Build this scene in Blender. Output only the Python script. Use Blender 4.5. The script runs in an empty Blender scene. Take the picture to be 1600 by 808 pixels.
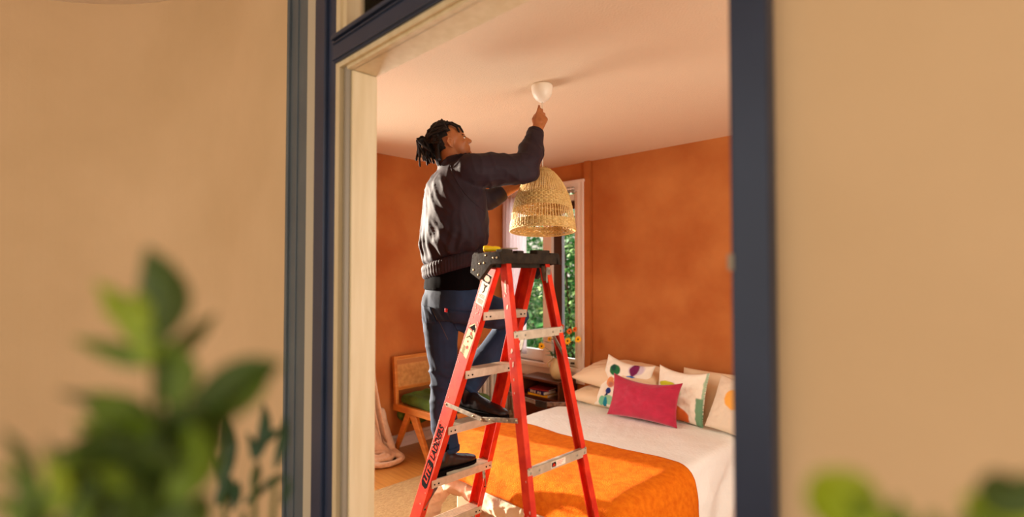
import bpy, bmesh, math, random
from math import sin, cos, pi, radians, sqrt, atan2, hypot
from mathutils import Vector, Matrix, noise
R = random.Random(7)
C = bpy.context.scene.collection
scene = bpy.context.scene

# ---------------------------------------------------------------- camera, light, exposure
CAM_H = 1.7247
cd = bpy.data.cameras.new('camera'); cam = bpy.data.objects.new('camera', cd); C.objects.link(cam)
cam.location = (0, 0, CAM_H)
cam.rotation_euler = (radians(90 + 1.506), 0, radians(44.5316))
cd.sensor_width = 36; cd.lens = 810.51 / 1600 * 36; cd.clip_start = 0.05; cd.clip_end = 200
cd.dof.use_dof = True; cd.dof.focus_distance = 3.3; cd.dof.aperture_fstop = cd.lens / 1000 / 0.020
scene.camera = cam

w = bpy.data.worlds.new('sky'); scene.world = w; w.use_nodes = True
bg = w.node_tree.nodes['Background']; bg.inputs[0].default_value = (1.0, 0.88, 0.74, 1); bg.inputs[1].default_value = 1.45

sl = bpy.data.lights.new('sun', 'SUN'); so = bpy.data.objects.new('sun', sl); C.objects.link(so)
sl.energy = 20; sl.color = (1.0, 0.86, 0.70); sl.angle = radians(1.5)
_d = Vector((cos(radians(11.5)) * cos(radians(8)), sin(radians(11.5)) * cos(radians(8)), -sin(radians(8))))
so.rotation_euler = _d.to_track_quat('-Z', 'Y').to_euler(); so.location = (-8, -3, 5)

def area(name, loc, target, sx, sy, power, col):
    l = bpy.data.lights.new(name, 'AREA'); l.shape = 'RECTANGLE'; l.size = sx; l.size_y = sy; l.energy = power; l.color = col; l.spread = radians(140)
    o = bpy.data.objects.new(name, l); C.objects.link(o); o.location = loc
    o.rotation_euler = (Vector(target) - Vector(loc)).to_track_quat('-Z', 'Y').to_euler(); return o
area('daylight_left_window', (-4.40, 1.75, 1.40), (0, 2.0, 1.35), 1.0, 1.9, 56, (1.0, 0.96, 0.91))
area('daylight_back_window', (-3.85, 4.62, 1.7), (-3.7, 0, 1.5), 0.9, 1.8, 22, (0.85, 0.95, 1.0))
area('fill_light_right', (0.72, 2.4, 1.6), (-4, 2.9, 1.3), 1.6, 1.6, 33, (1.0, 0.95, 0.88))  # added fill lamp, unseen at the right, brightens bed and pillows

scene.view_settings.view_transform = 'Standard'; scene.view_settings.look = 'None'
scene.view_settings.gamma = 1; scene.view_settings.use_curve_mapping = False
scene.view_settings.exposure = -0.04

# ---------------------------------------------------------------- helpers
def lin(c):
    return tuple(((v / 255) / 12.92 if v / 255 <= 0.04045 else ((v / 255 + 0.055) / 1.055) ** 2.4) for v in c) + (1,)

def mat(name, col, rough=0.6, col2=None, nscale=6, ncon=(0.35, 0.65), bump=0, bscale=60, metal=0, spec=0.4, stretch=None, attr=None, trans=0, sheen=0, coords='Object', detail=4):
    m = bpy.data.materials.new(name); m.use_nodes = True; nt = m.node_tree; b = nt.nodes['Principled BSDF']
    b.inputs['Roughness'].default_value = rough; b.inputs['Metallic'].default_value = metal
    b.inputs['Specular IOR Level'].default_value = spec
    if trans: b.inputs['Transmission Weight'].default_value = trans
    if sheen: b.inputs['Sheen Weight'].default_value = sheen
    tc = nt.nodes.new('ShaderNodeTexCoord'); mp = nt.nodes.new('ShaderNodeMapping')
    nt.links.new(tc.outputs[coords], mp.inputs[0])
    if stretch: mp.inputs['Scale'].default_value = stretch
    b.inputs['Base Color'].default_value = lin(col)
    if attr:
        a = nt.nodes.new('ShaderNodeAttribute'); a.attribute_name = attr
        nt.links.new(a.outputs['Color'], b.inputs['Base Color'])
    elif col2:
        n = nt.nodes.new('ShaderNodeTexNoise'); n.inputs['Scale'].default_value = nscale; n.inputs['Detail'].default_value = detail
        r = nt.nodes.new('ShaderNodeValToRGB'); r.color_ramp.elements[0].position = ncon[0]; r.color_ramp.elements[1].position = ncon[1]
        r.color_ramp.elements[0].color = lin(col); r.color_ramp.elements[1].color = lin(col2)
        nt.links.new(mp.outputs[0], n.inputs[0]); nt.links.new(n.outputs[0], r.inputs[0]); nt.links.new(r.outputs[0], b.inputs['Base Color'])
    if bump:
        n = nt.nodes.new('ShaderNodeTexNoise'); n.inputs['Scale'].default_value = bscale; n.inputs['Detail'].default_value = 3
        bp = nt.nodes.new('ShaderNodeBump'); bp.inputs['Strength'].default_value = bump; bp.inputs['Distance'].default_value = 0.01
        nt.links.new(mp.outputs[0], n.inputs[0]); nt.links.new(n.outputs[0], bp.inputs['Height']); nt.links.new(bp.outputs[0], b.inputs['Normal'])
    return m

class MB:
    """collects shapes, links them as one mesh object"""
    def __init__(s): s.v = []; s.f = []; s.c = []
    def add(s, vs, fs, M=None):
        o = len(s.v)
        s.v += [tuple(M @ Vector(p)) for p in vs] if M is not None else [tuple(p) for p in vs]
        s.f += [tuple(i + o for i in f) for f in fs]; return s
    def box(s, x0, x1, y0, y1, z0, z1, M=None):
        vs = [(x, y, z) for x in (x0, x1) for y in (y0, y1) for z in (z0, z1)]
        return s.add(vs, [(0, 1, 3, 2), (4, 6, 7, 5), (0, 4, 5, 1), (2, 3, 7, 6), (0, 2, 6, 4), (1, 5, 7, 3)], M)
    def bar(s, a, b, wd, th, up=(0, 0, 1), M=None):
        a = Vector(a); b = Vector(b); d = (b - a).normalized(); n = d.cross(Vector(up)).normalized(); t = n.cross(d)
        vs = []
        for p in (a, b):
            for i, j in ((-1, -1), (1, -1), (1, 1), (-1, 1)): vs.append(p + n * i * wd / 2 + t * j * th / 2)
        return s.add(vs, [(3, 2, 1, 0), (4, 5, 6, 7), (0, 1, 5, 4), (1, 2, 6, 5), (2, 3, 7, 6), (3, 0, 4, 7)], M)
    def rings(s, rings, cap=True, M=None, closed=False):
        n = len(rings[0]); vs = [p for r in rings for p in r]; fs = []
        m = len(rings)
        for i in range(m - (0 if closed else 1)):
            for j in range(n):
                i2 = (i + 1) % m
                fs.append((i * n + j, i * n + (j + 1) % n, i2 * n + (j + 1) % n, i2 * n + j))
        if cap and not closed: fs.append(tuple(range(n))[::-1]); fs.append(tuple((m - 1) * n + j for j in range(n)))
        return s.add(vs, fs, M)
    def tube(s, pts, rad, n=8, M=None, closed=False):
        pts = [Vector(p) for p in pts]; k = len(pts); rings = []; pn = None
        for i, p in enumerate(pts):
            if closed: d = pts[(i + 1) % k] - pts[i - 1]
            else: d = pts[min(i + 1, k - 1)] - pts[max(i - 1, 0)]
            d = d.normalized() if d.length > 1e-9 else Vector((0, 0, 1))
            if pn is None:
                a = Vector((0, 0, 1)) if abs(d.z) < .9 else Vector((1, 0, 0)); pn = d.cross(a).normalized()
            pn = (pn - d * pn.dot(d)).normalized(); b = d.cross(pn)
            r = rad[i] if isinstance(rad, (list, tuple)) else rad
            rings.append([p + pn * r * cos(2 * pi * j / n) + b * r * sin(2 * pi * j / n) for j in range(n)])
        return s.rings(rings, M=M, closed=closed)
    def lathe(s, prof, n=32, M=None, cap=True):
        return s.rings([[(r * cos(2 * pi * j / n), r * sin(2 * pi * j / n), z) for j in range(n)] for r, z in prof], cap=cap, M=M)
    def prism(s, poly, d0, d1, M=None):
        """poly in (x,z), extruded along y from d0 to d1"""
        return s.rings([[(x, d0, z) for x, z in poly], [(x, d1, z) for x, z in poly]], M=M)
    def ell(s, c, r, M=None, n=14, Rm=None):
        rings = []
        for i in range(1, n):
            t = pi * i / n
            ring = []
            for j in range(2 * n - 8 if n > 8 else 10):
                k = 2 * n - 8 if n > 8 else 10
                p = Vector((r[0] * sin(t) * cos(2 * pi * j / k), r[1] * sin(t) * sin(2 * pi * j / k), r[2] * cos(t)))
                if Rm is not None: p = Rm @ p
                ring.append(p + Vector(c))
            rings.append(ring)
        return s.rings(rings, M=M)
    def cap(s, a, b, ra, rb, n=16):
        a = Vector(a); b = Vector(b); d = (b - a).normalized(); pts = []; rr = []
        for i in range(5):
            t = pi / 2 * i / 4; pts.append(a - d * ra * cos(t)); rr.append(max(ra * sin(t), ra * .05))
        for i in range(5):
            t = pi / 2 * (4 - i) / 4; pts.append(b + d * rb * cos(t)); rr.append(max(rb * sin(t), rb * .05))
        return s.tube(pts, rr, n)
    def chain(s, pts, rads, n=16):
        for i in range(len(pts) - 1): s.cap(pts[i], pts[i + 1], rads[i], rads[i + 1], n)
        return s
    def mesh(s, name, recalc=True):
        me = bpy.data.meshes.new(name); me.from_pydata(s.v, [], s.f); me.update()
        if recalc:
            bm = bmesh.new(); bm.from_mesh(me); bmesh.ops.recalc_face_normals(bm, faces=bm.faces); bm.to_mesh(me); bm.free()
        return me
    def build(s, name, m, parent=None, smooth=False, bevel=0, recalc=True):
        me = s.mesh(name, recalc); o = bpy.data.objects.new(name, me); C.objects.link(o)
        if m: me.materials.append(m)
        if smooth: me.polygons.foreach_set('use_smooth', [True] * len(me.polygons))
        if bevel:
            bv = o.modifiers.new('bevel', 'BEVEL'); bv.width = bevel; bv.segments = 2; bv.limit_method = 'ANGLE'
        if parent: o.parent = parent
        return o

def tag(o, label=None, cat=None, group=None, kind=None):
    if label: o['label'] = label
    if cat: o['category'] = cat
    if group: o['group'] = group
    if kind: o['kind'] = kind
    return o
def thing(name, label, cat, loc=(0, 0, 0), rz=0, group=None, kind=None):
    o = bpy.data.objects.new(name, None); C.objects.link(o); o.location = loc; o.rotation_euler = (0, 0, rz); o.empty_display_size = .1
    return tag(o, label, cat, group, kind)
def local(o, loc):
    """move the origin of a top-level mesh to loc without moving the mesh"""
    o.data.transform(Matrix.Translation(-Vector(loc))); o.location = loc; return o
def blob(name, mb, voxel, m, parent=None, smooth=4, disp=None, keep=None):
    """fuses overlapping closed shapes into one continuous skin"""
    me = mb.mesh(name); o = bpy.data.objects.new(name, me); C.objects.link(o)
    rm = o.modifiers.new('r', 'REMESH'); rm.mode = 'VOXEL'; rm.voxel_size = voxel
    sm = o.modifiers.new('s', 'SMOOTH'); sm.iterations = smooth; sm.factor = .5
    dg = bpy.context.evaluated_depsgraph_get(); ev = o.evaluated_get(dg); new = bpy.data.meshes.new_from_object(ev)
    o.modifiers.clear(); o.data = new; bpy.data.meshes.remove(me); new.name = name
    new.materials.clear(); new.materials.append(m)
    if disp:
        ns = [v.normal.copy() for v in new.vertices]
        for v, nn in zip(new.vertices, ns): v.co = v.co + nn * disp(v.co, nn)
    if keep:
        bm = bmesh.new(); bm.from_mesh(new); bmesh.ops.delete(bm, geom=[f for f in bm.faces if not keep(f.calc_center_median())], context='FACES'); bm.to_mesh(new); bm.free()
    new.polygons.foreach_set('use_smooth', [True] * len(new.polygons)); new.update()
    if parent: o.parent = parent
    return o
def paint(o, fn):
    me = o.data; a = me.color_attributes.new('paint', 'FLOAT_COLOR', 'POINT')
    for i, v in enumerate(me.vertices): a.data[i].color = fn(i, v.co)
def fbm(p, s, o=3): return noise.fractal(Vector(p) * s, 1.0, 2.0, o)

# ---------------------------------------------------------------- materials
M = {}
M['wall'] = mat('terracotta_limewash', (170, 90, 30), .85, (196, 122, 58), 1.8, (.35, .72), .12, 25, detail=8)
M['ceil'] = mat('ceiling_plaster', (226, 200, 166), .9, bump=.35, bscale=90)
M['stucco'] = mat('cream_stucco', (232, 200, 158), .9, (222, 190, 147), 1.2, bump=.15, bscale=30)
M['navy'] = mat('navy_paint', (50, 62, 88), .35, (43, 54, 78), 3)
M['slate'] = mat('slate_blue_paint', (98, 108, 114), .45, (88, 98, 106), 3)
M['cream'] = mat('cream_paint', (232, 214, 176), .5, (222, 202, 160), 4, stretch=(6, 6, .6), bump=.05)
M['greyp'] = mat('grey_weatherstrip', (150, 140, 122), .5)
M['white'] = mat('white_trim_paint', (238, 222, 205), .45)
M['bead'] = mat('greige_bead', (200, 190, 168), .5)
M['base'] = mat('baseboard_paint', (232, 215, 205), .5)
M['floor'] = mat('oak_floor', (196, 138, 66), .38, (172, 112, 48), 3, (.3, .7), .05, 30, stretch=(1, 14, 1))
M['rug'] = mat('jute', (212, 178, 124), .95, (172, 136, 86), 40, (.3, .7), 1, 120, stretch=(6, 1, 1))
M['red'] = mat('red_fibreglass', (226, 60, 28), .45, (198, 40, 22), 14, bump=.05, bscale=140, spec=.2)
M['fleck'] = mat('paint_splash', (240, 205, 185), .6)
M['alu'] = mat('worn_aluminium', (206, 190, 164), .45, (190, 174, 148), 30, metal=.45)
M['steel'] = mat('spreader_steel', (160, 150, 130), .45, (110, 102, 90), 40, metal=.4)
M['zinc'] = mat('rivet', (190, 170, 130), .35, metal=.9)
M['capm'] = mat('black_plastic', (54, 43, 31), .75, (40, 32, 24), 30, bump=.2, spec=.15)
M['black'] = mat('black_print', (14, 11, 11), .9, spec=.05)
M['label'] = mat('paper_label', (236, 222, 200), .6)
M['ylabel'] = mat('yellow_label', (220, 208, 150), .6)
M['skin'] = mat('skin', (178, 108, 60), .5, (162, 94, 50), 12, bump=.08, bscale=120)
M['hair'] = mat('black_locs', (20, 14, 11), .7, (38, 28, 20), 90, bump=.6, bscale=160, spec=.3)
M['jacket'] = mat('aubergine_twill', (46, 31, 38), .7, (39, 26, 32), 12, bump=.12, bscale=300, spec=.25)
M['shirt'] = mat('black_jersey', (9, 7, 8), .95, spec=.05)
M['denim'] = mat('indigo_denim', (34, 54, 80), .8, (22, 36, 56), 5, (.35, .7), .2, 400, spec=.2)
M['stitch'] = mat('denim_stitch', (78, 70, 62), .8)
M['boot'] = mat('dark_leather', (32, 20, 18), .45, (22, 14, 13), 10)
M['straw'] = mat('seagrass', (222, 186, 116), .6, (194, 150, 80), 40, (.3, .7))
M['shade_in'] = M['straw']
M['cordm'] = mat('white_cord', (240, 225, 200), .5)
M['canopy'] = mat('white_canopy', (244, 232, 208), .4)
M['yellow'] = mat('yellow_handle', (245, 205, 20), .3)
M['oak'] = mat('honey_oak', (206, 130, 52), .45, (184, 108, 38), 6, bump=.05, stretch=(1, 1, 6))
M['cane'] = mat('cane', (214, 158, 86), .55, (190, 132, 66), 30)
M['green'] = mat('green_cotton', (74, 98, 22), .9, (60, 82, 18), 12, bump=.2, bscale=80)
M['rad'] = mat('radiator_enamel', (226, 208, 186), .4)
M['sheer'] = mat('sheer_curtain', (236, 214, 214), .9)
M['linen'] = mat('linen_curtain', (226, 198, 170), .9, (214, 184, 156), 30, bump=.2, bscale=200)
M['quilt'] = mat('white_quilt', (246, 246, 236), .9, bump=.5, bscale=45)
M['pill'] = mat('cream_pillowcase', (236, 210, 172), .9, bump=.15, bscale=60)
M['duvet'] = mat('beige_linen', (232, 210, 180), .9, bump=.15, bscale=60)
M['boxs'] = mat('bed_base_fabric', (206, 182, 148), .9, bump=.2, bscale=200)
M['orange'] = mat('orange_wool', (236, 126, 20), .95, (218, 102, 12), 30, (.3, .7), .6, 180, spec=.1)
M['ofringe'] = mat('golden_wool_edge', (246, 168, 24), .95)
M['crimson'] = mat('crimson_velvet', (188, 26, 62), .75, (172, 20, 54), 14, bump=.1, bscale=120, sheen=.3)
M['paint'] = mat('printed_cotton', (255, 255, 255), .9, attr='paint', bump=.15, bscale=90)
M['walnut'] = mat('dark_walnut', (98, 52, 30), .3, (76, 38, 22), 5, stretch=(1, 6, 1))
M['jug'] = mat('cream_glaze', (224, 204, 150), .35, (206, 184, 128), 8)
M['petal'] = mat('yellow_petal', (255, 190, 10), .7)
M['opetal'] = mat('orange_petal', (240, 110, 20), .7)
M['disc'] = mat('flower_centre', (60, 34, 10), .8)
M['stem'] = mat('stem_green', (70, 92, 30), .7)
M['leaf'] = mat('garden_leaf_highlit', (34, 120, 52), .22, (200, 246, 170), 4.5, (.50, .60), spec=.8)  # pale second colour paints bright highlights onto the green leaves
M['leafd'] = mat('garden_leaf_dark', (44, 108, 56), .4, (80, 160, 80), 3)
M['bark'] = mat('bark', (70, 52, 38), .9)
M['bframe'] = mat('dark_bronze_sash', (70, 48, 36), .5)
M['plant'] = mat('foliage_mid', (110, 136, 30), .5, (84, 112, 26), 8)
M['plantd'] = mat('foliage_dark', (62, 84, 26), .5, (72, 94, 24), 8)
M['plantl'] = mat('foliage_lime', (160, 176, 34), .45, (130, 156, 26), 8)
M['plantb'] = mat('foliage_teal', (44, 74, 44), .5)
M['pot'] = mat('terracotta_pot', (176, 98, 60), .8)
M['paving'] = mat('patio_stone', (170, 150, 125), .9, (150, 130, 108), 3, bump=.2)
M['grass'] = mat('lawn', (60, 90, 34), .95, (44, 70, 26), 5, bump=.6)
def glassm():
    m = bpy.data.materials.new('window_glass'); m.use_nodes = True; nt = m.node_tree
    nt.nodes.remove(nt.nodes['Principled BSDF']); out = nt.nodes['Material Output']
    t = nt.nodes.new('ShaderNodeBsdfTransparent'); g = nt.nodes.new('ShaderNodeBsdfGlossy'); mx = nt.nodes.new('ShaderNodeMixShader'); lw = nt.nodes.new('ShaderNodeLayerWeight')
    g.inputs['Roughness'].default_value = .03; lw.inputs[0].default_value = .12
    nt.links.new(lw.outputs['Fresnel'], mx.inputs[0]); nt.links.new(t.outputs[0], mx.inputs[1]); nt.links.new(g.outputs[0], mx.inputs[2]); nt.links.new(mx.outputs[0], out.inputs[0])
    return m
M['glass'] = glassm()
def sheerm():
    m = bpy.data.materials.new('sheer_voile'); m.use_nodes = True; nt = m.node_tree; nt.nodes.remove(nt.nodes['Principled BSDF'])
    a = nt.nodes.new('ShaderNodeBsdfDiffuse'); b = nt.nodes.new('ShaderNodeBsdfTranslucent'); mx = nt.nodes.new('ShaderNodeMixShader'); mx.inputs[0].default_value = .6
    a.inputs[0].default_value = lin((240, 228, 230)); b.inputs[0].default_value = lin((240, 230, 228))
    nt.links.new(a.outputs[0], mx.inputs[1]); nt.links.new(b.outputs[0], mx.inputs[2]); nt.links.new(mx.outputs[0], nt.nodes['Material Output'].inputs[0]); return m
M['sheer'] = sheerm()

# ---------------------------------------------------------------- the setting
WY, WX, CH = 4.39, -4.43, 2.877     # back wall y, left wall x, ceiling height
RX = 0.85                            # right wall x
DY0, DY1 = 1.0, 1.12                 # the wall with the doorway
def struct(name, mb, m, label, cat, **k):
    return tag(mb.build(name, m, None, **k), label, cat, kind='structure')
struct('floor', MB().box(WX, RX, DY1 - .12, WY, -.1, 0), M['floor'], 'honey oak floor of the bedroom', 'floor')
struct('ceiling', MB().box(WX - .15, RX + .15, DY1, WY + .15, CH, CH + .15), M['ceil'], 'textured cream plaster ceiling of the bedroom', 'ceiling')
# back wall with the window hole x -4.12..-3.27, z .70..2.62
bx0, bx1, bz0, bz1 = -4.34, -3.30, .72, 2.60
wb = MB().box(WX - .15, bx0, WY, WY + .15, 0, CH).box(bx1, RX, WY, WY + .15, 0, CH).box(bx0, bx1, WY, WY + .15, 0, bz0).box(bx0, bx1, WY, WY + .15, bz1, CH)
struct('wall_back', wb, M['wall'], 'terracotta limewashed wall behind the bed and around the window', 'wall')
lz0, lz1, ly0, ly1 = .28, 2.66, 1.135, 2.34
wl = MB().box(WX - .15, WX, DY1, ly0, 0, CH).box(WX - .15, WX, ly1, WY, 0, CH).box(WX - .15, WX, ly0, ly1, 0, lz0).box(WX - .15, WX, ly0, ly1, lz1, CH)
struct('wall_left', wl, M['wall'], 'terracotta wall behind the cane chair and radiator', 'wall')
rz0, rz1, ry0, ry1 = .7, 2.5, 1.5, 3.3  # opening added for the unseen fill window
wr = MB().box(RX, RX + .15, DY0, ry0, 0, CH).box(RX, RX + .15, ry1, WY, 0, CH).box(RX, RX + .15, ry0, ry1, 0, rz0).box(RX, RX + .15, ry0, ry1, rz1, CH)
struct('wall_right', wr, M['wall'], 'terracotta side wall beyond the right edge of the picture', 'wall')
# doorway wall: opening x -1.96..-.387 up to the transom
ox0, ox1 = -1.96, -.387
TZ = 2.87
wf = MB().box(-3.3, ox0, DY0 + .01, DY1 - .012, 0, 3.5).box(ox1, 5.0, DY0 + .01, DY1 - .012, 0, 3.5).box(ox0, ox1, DY0 + .01, DY1 - .012, TZ, 3.5)
struct('wall_front', wf, M['stucco'], 'cream outer wall on both sides of the doorway', 'wall')
struct('wall_inner', MB().box(WX, ox0, DY1 - .012, DY1, 0, CH).box(ox1, RX, DY1 - .012, DY1, 0, CH), M['wall'], 'terracotta inner face of the doorway wall', 'wall')
arc = [(-3.2 - 1.5 * sin(a), DY0 + .01 - 1.5 * (1 - cos(a))) for a in [pi / 2 * i / 24 for i in range(25)]] + [(-4.7, -3.0)]
struct('wall_porch', MB().rings([[(x, y, 0), (x - .1, y + .1, 0), (x - .1, y + .1, 3.5), (x, y, 3.5)] for x, y in arc]), M['stucco'], 'cream porch wall at the far left edge of the picture', 'wall')
struct('sky_block_roof', MB().box(-4.9, 5.0, -2.6, DY1, 3.5, 3.65), M['white'], 'added unseen flat roof that blocks sun and sky before the doorway', 'roof')  # unseen slab added to keep sun and sky light off the doorway
struct('ground_patio', MB().box(-7, 5, -6, DY0, -.1, -.01), M['paving'], 'stone patio in front of the doorway', 'ground')
struct('ground_garden', MB().box(-30, 12, WY + .15, 30, -.25, -.15).box(-30, WX - .15, -8, WY + .15, -.25, -.15), M['grass'], 'garden ground outside the window', 'ground')
# baseboards
def baseb(name, a, b, label):
    a = Vector(a); b = Vector(b); d = (b - a).normalized(); n = Vector((-d.y, d.x, 0))
    mb = MB()
    for t, z0, z1 in ((.018, 0, .095), (.028, 0, .035), (.012, .095, .12), (.022, .082, .095)):
        vs = [p + n * q + Vector((0, 0, z)) for p in (a, b) for q in (0, t) for z in (z0, z1)]
        mb.add(vs, [(0, 1, 3, 2), (4, 6, 7, 5), (0, 4, 5, 1), (2, 3, 7, 6), (0, 2, 6, 4), (1, 5, 7, 3)])
    struct(name, mb, M['base'], label, 'baseboard')
baseb('baseboard_left', (WX, WY, 0), (WX, DY1, 0), 'white baseboard along the foot of the left wall')
baseb('baseboard_back', (RX, WY, 0), (WX, WY, 0), 'white baseboard along the foot of the back wall')
struct('trim_1', MB().box(-3.235, -3.165, WY - .035, WY, 0, CH), M['wall'], 'terracotta painted vertical strip between window and bed wall', 'trim')
# doorway joinery: door_1
dr = thing('door_1', 'blue and cream painted doorway frame with a transom above', 'doorway', (-1.17, DY0, 0), kind='structure')
def dpart(name, mb, m, **k):
    o = mb.build(name, m, None, **k); o.data.transform(Matrix.Translation((1.17, -DY0, 0))); o.parent = dr; return o
dpart('outer_casing', MB().box(-2.43, -2.215, DY0 - .018, DY0 + .02, 0, TZ + .2).box(-2.43, -2.405, DY0 - .03, DY0, 0, TZ + .2).box(-2.33, -2.322, DY0 - .024, DY0, 0, TZ + .2), M['slate'], bevel=.003)['label'] = 'slate blue casing board left of the doorway'
dpart('casing_bead', MB().box(-2.215, -2.125, DY0 - .028, DY0 + .02, 0, TZ + .2), M['bead'], bevel=.006)['label'] = 'pale bead beside the navy post'
dpart('door_post', MB().box(-2.125, -2.03, DY0 - .035, DY0 + .02, 0, TZ + .2).box(-2.03, -1.965, DY0 - .02, DY0 + .03, 0, TZ + .2), M['navy'], bevel=.006)['label'] = 'navy post left of the opening'
dpart('door_post', MB().box(-.387, -.318, DY0 - .03, DY0 + .1, 0, TZ + .2), M['navy'], bevel=.008)['label'] = 'navy post right of the opening'
dpart('strike_plate', MB().box(-.390, -.379, DY0 - .033, DY0 - .02, 1.728, 1.758), M['greyp'])['label'] = 'small metal strike plate'
dpart('door_stop', MB().box(-1.965, -1.935, DY0 - .02, DY1, 0, TZ), M['cream'], bevel=.003)
dpart('weather_strip', MB().box(-1.935, -1.912, DY0 + .0, DY1 - .02, 0, 2.56).box(-1.912, -1.897, DY0 - .01, DY1 - .02, 0, 2.54), M['greyp'], bevel=.003)
dpart('jamb_lining', MB().box(-1.912, -1.885, DY0 + .012, DY1 + .004, 0, 2.53), M['cream'], bevel=.004)['label'] = 'cream lining of the left jamb'
dpart('head_lining', MB().box(-1.90, -.387, DY0 + .012, DY1 + .004, 2.532, 2.56), M['cream'], bevel=.004)['label'] = 'cream lining over the opening'
dpart('head_stop', MB().box(-1.935, -.387, DY0 - .02, DY0 + .015, 2.545, 2.566).box(-1.9, -.387, DY0 - .006, DY0 + .02, 2.532, 2.546), M['cream'], bevel=.002)
dpart('transom_bar', MB().box(-1.965, -.387, DY0 - .03, DY1, 2.566, 2.655).box(-1.965, -.387, DY0 - .045, DY1, 2.655, 2.672).box(-1.965, -.387, DY0 - .012, DY1, 2.672, 2.70), M['navy'], bevel=.004)['label'] = 'navy transom bar over the opening'
dpart('bar_moulding', MB().box(-1.965, -.387, DY0 - .037, DY0 - .028, 2.573, 2.582).box(-1.965, -.387, DY0 - .037, DY0 - .028, 2.640, 2.648), M['navy'], bevel=.003)
dpart('transom_glass', MB().box(-1.93, -.39, DY0 + .05, DY0 + .055, 2.70, TZ), M['glass'])
dpart('transom_lining', MB().box(-1.935, -1.905, DY0 - .005, DY1, 2.70, TZ), M['cream'])

# window_1 in the back wall
wn = thing('window_1', 'white framed casement window looking onto green garden leaves', 'window', (-3.72, WY, 0), kind='structure')
def wpart(name, mb, m, **k):
    o = mb.build(name, m, None, **k); o.data.transform(Matrix.Translation((3.72, -WY, 0))); o.parent = wn; return o
wpart('casing_side', MB().box(-3.33, -3.235, WY - .03, WY, .62, 2.69).box(-3.26, -3.235, WY - .045, WY, .62, 2.69), M['white'], bevel=.004)
wpart('casing_side', MB().box(-4.425, -4.32, WY - .03, WY, .62, 2.69), M['white'], bevel=.004)
wpart('casing_head', MB().box(-4.425, -3.235, WY - .034, WY, 2.575, 2.69).box(-4.425, -3.225, WY - .055, WY, 2.665, 2.695), M['white'], bevel=.004)
wpart('window_sill', MB().box(-4.425, -3.235, WY - .06, WY + .1, .675, .72).box(-4.425, -3.235, WY - .03, WY, .56, .675), M['white'], bevel=.004)
wpart('mullion', MB().box(-3.82, -3.70, WY - .01, WY + .09, .72, 2.6), M['white'], bevel=.004)
wpart('sash', MB().box(-4.34, -4.26, WY + .03, WY + .08, .72, 2.6).box(-3.86, -3.80, WY + .03, WY + .08, .72, 2.6).box(-4.34, -3.8, WY + .03, WY + .08, .72, .85).box(-4.34, -3.8, WY + .03, WY + .08, 2.5, 2.6), M['white'], bevel=.004)['label'] = 'white casement sash'
wpart('sash', MB().box(-3.70, -3.585, WY + .03, WY + .08, .72, 2.6).box(-3.40, -3.385, WY + .03, WY + .08, .72, 2.6).box(-3.7, -3.385, WY + .03, WY + .08, 2.40, 2.52), M['bframe'], bevel=.003)['label'] = 'dark bronze right hand sash'
wpart('blind_cassette', MB().box(-3.6, -3.39, WY + .0, WY + .05, 2.49, 2.56), M['label'], bevel=.01)
wpart('sash_rail', MB().box(-3.7, -3.33, WY + .02, WY + .07, .72, .80), M['white'], bevel=.003)
wpart('sash_lock', MB().box(-3.45, -3.41, WY + .005, WY + .02, .745, .765), M['bframe'])
wpart('sash_stile', MB().box(-3.385, -3.33, WY + .0, WY + .09, .72, 2.6), M['white'], bevel=.004)
wpart('pane', MB().box(-4.26, -3.86, WY + .05, WY + .056, .85, 2.5), M['glass'])
wpart('pane', MB().box(-3.585, -3.40, WY + .05, WY + .056, .80, 2.40), M['glass'])
# curtain rod with its little brackets
cr = thing('curtain_rod', 'thin white curtain rod across the top of the window', 'curtain rod', (-3.75, WY - .08, 2.60))
MB().tube([(-.55, 0, 0), (.42, 0, 0)], .009, 10).build('rod', M['white'], cr, True)
for x in (.34, .40): MB().box(x - .008, x + .008, -.006, .025, -.045, .02).build('bracket', M['greyp'], cr)
# left wall window (source of the daylight)
w2 = thing('window_2', 'open side window beside the linen curtain', 'window', (WX, 1.78, 0), kind='structure')
MB().box(-.03, .03, -.655, -.645, .2, 2.74).box(-.03, .03, .56, .64, .2, 2.74).box(-.03, .03, -.64, .64, 2.66, 2.74).box(-.05, .05, -.64, .64, .2, .28).build('window_frame', M['white'], w2)
w3 = thing('added_window_right', 'added side window, unseen at the right, for the fill light', 'window', (RX, 2.4, 0), kind='structure')  # unseen window, added to go with the right fill lamp
MB().box(-.03, .03, -.96, -.88, .62, 2.58).box(-.03, .03, .88, .96, .62, 2.58).box(-.03, .03, -.96, .96, 2.5, 2.58).box(-.05, .05, -.96, .96, .62, .7).build('window_frame', M['white'], w3)

# rug
ru = MB(); nx, ny = 2, 2
ru.box(-3.65, -1.0, 1.45, 3.3, 0.001, .012)
local(tag(ru.build('jute_rug', M['rug'], None), 'flat woven jute rug on the oak floor under the bed foot', 'rug'), (-2.3, 2.3, 0))

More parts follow.
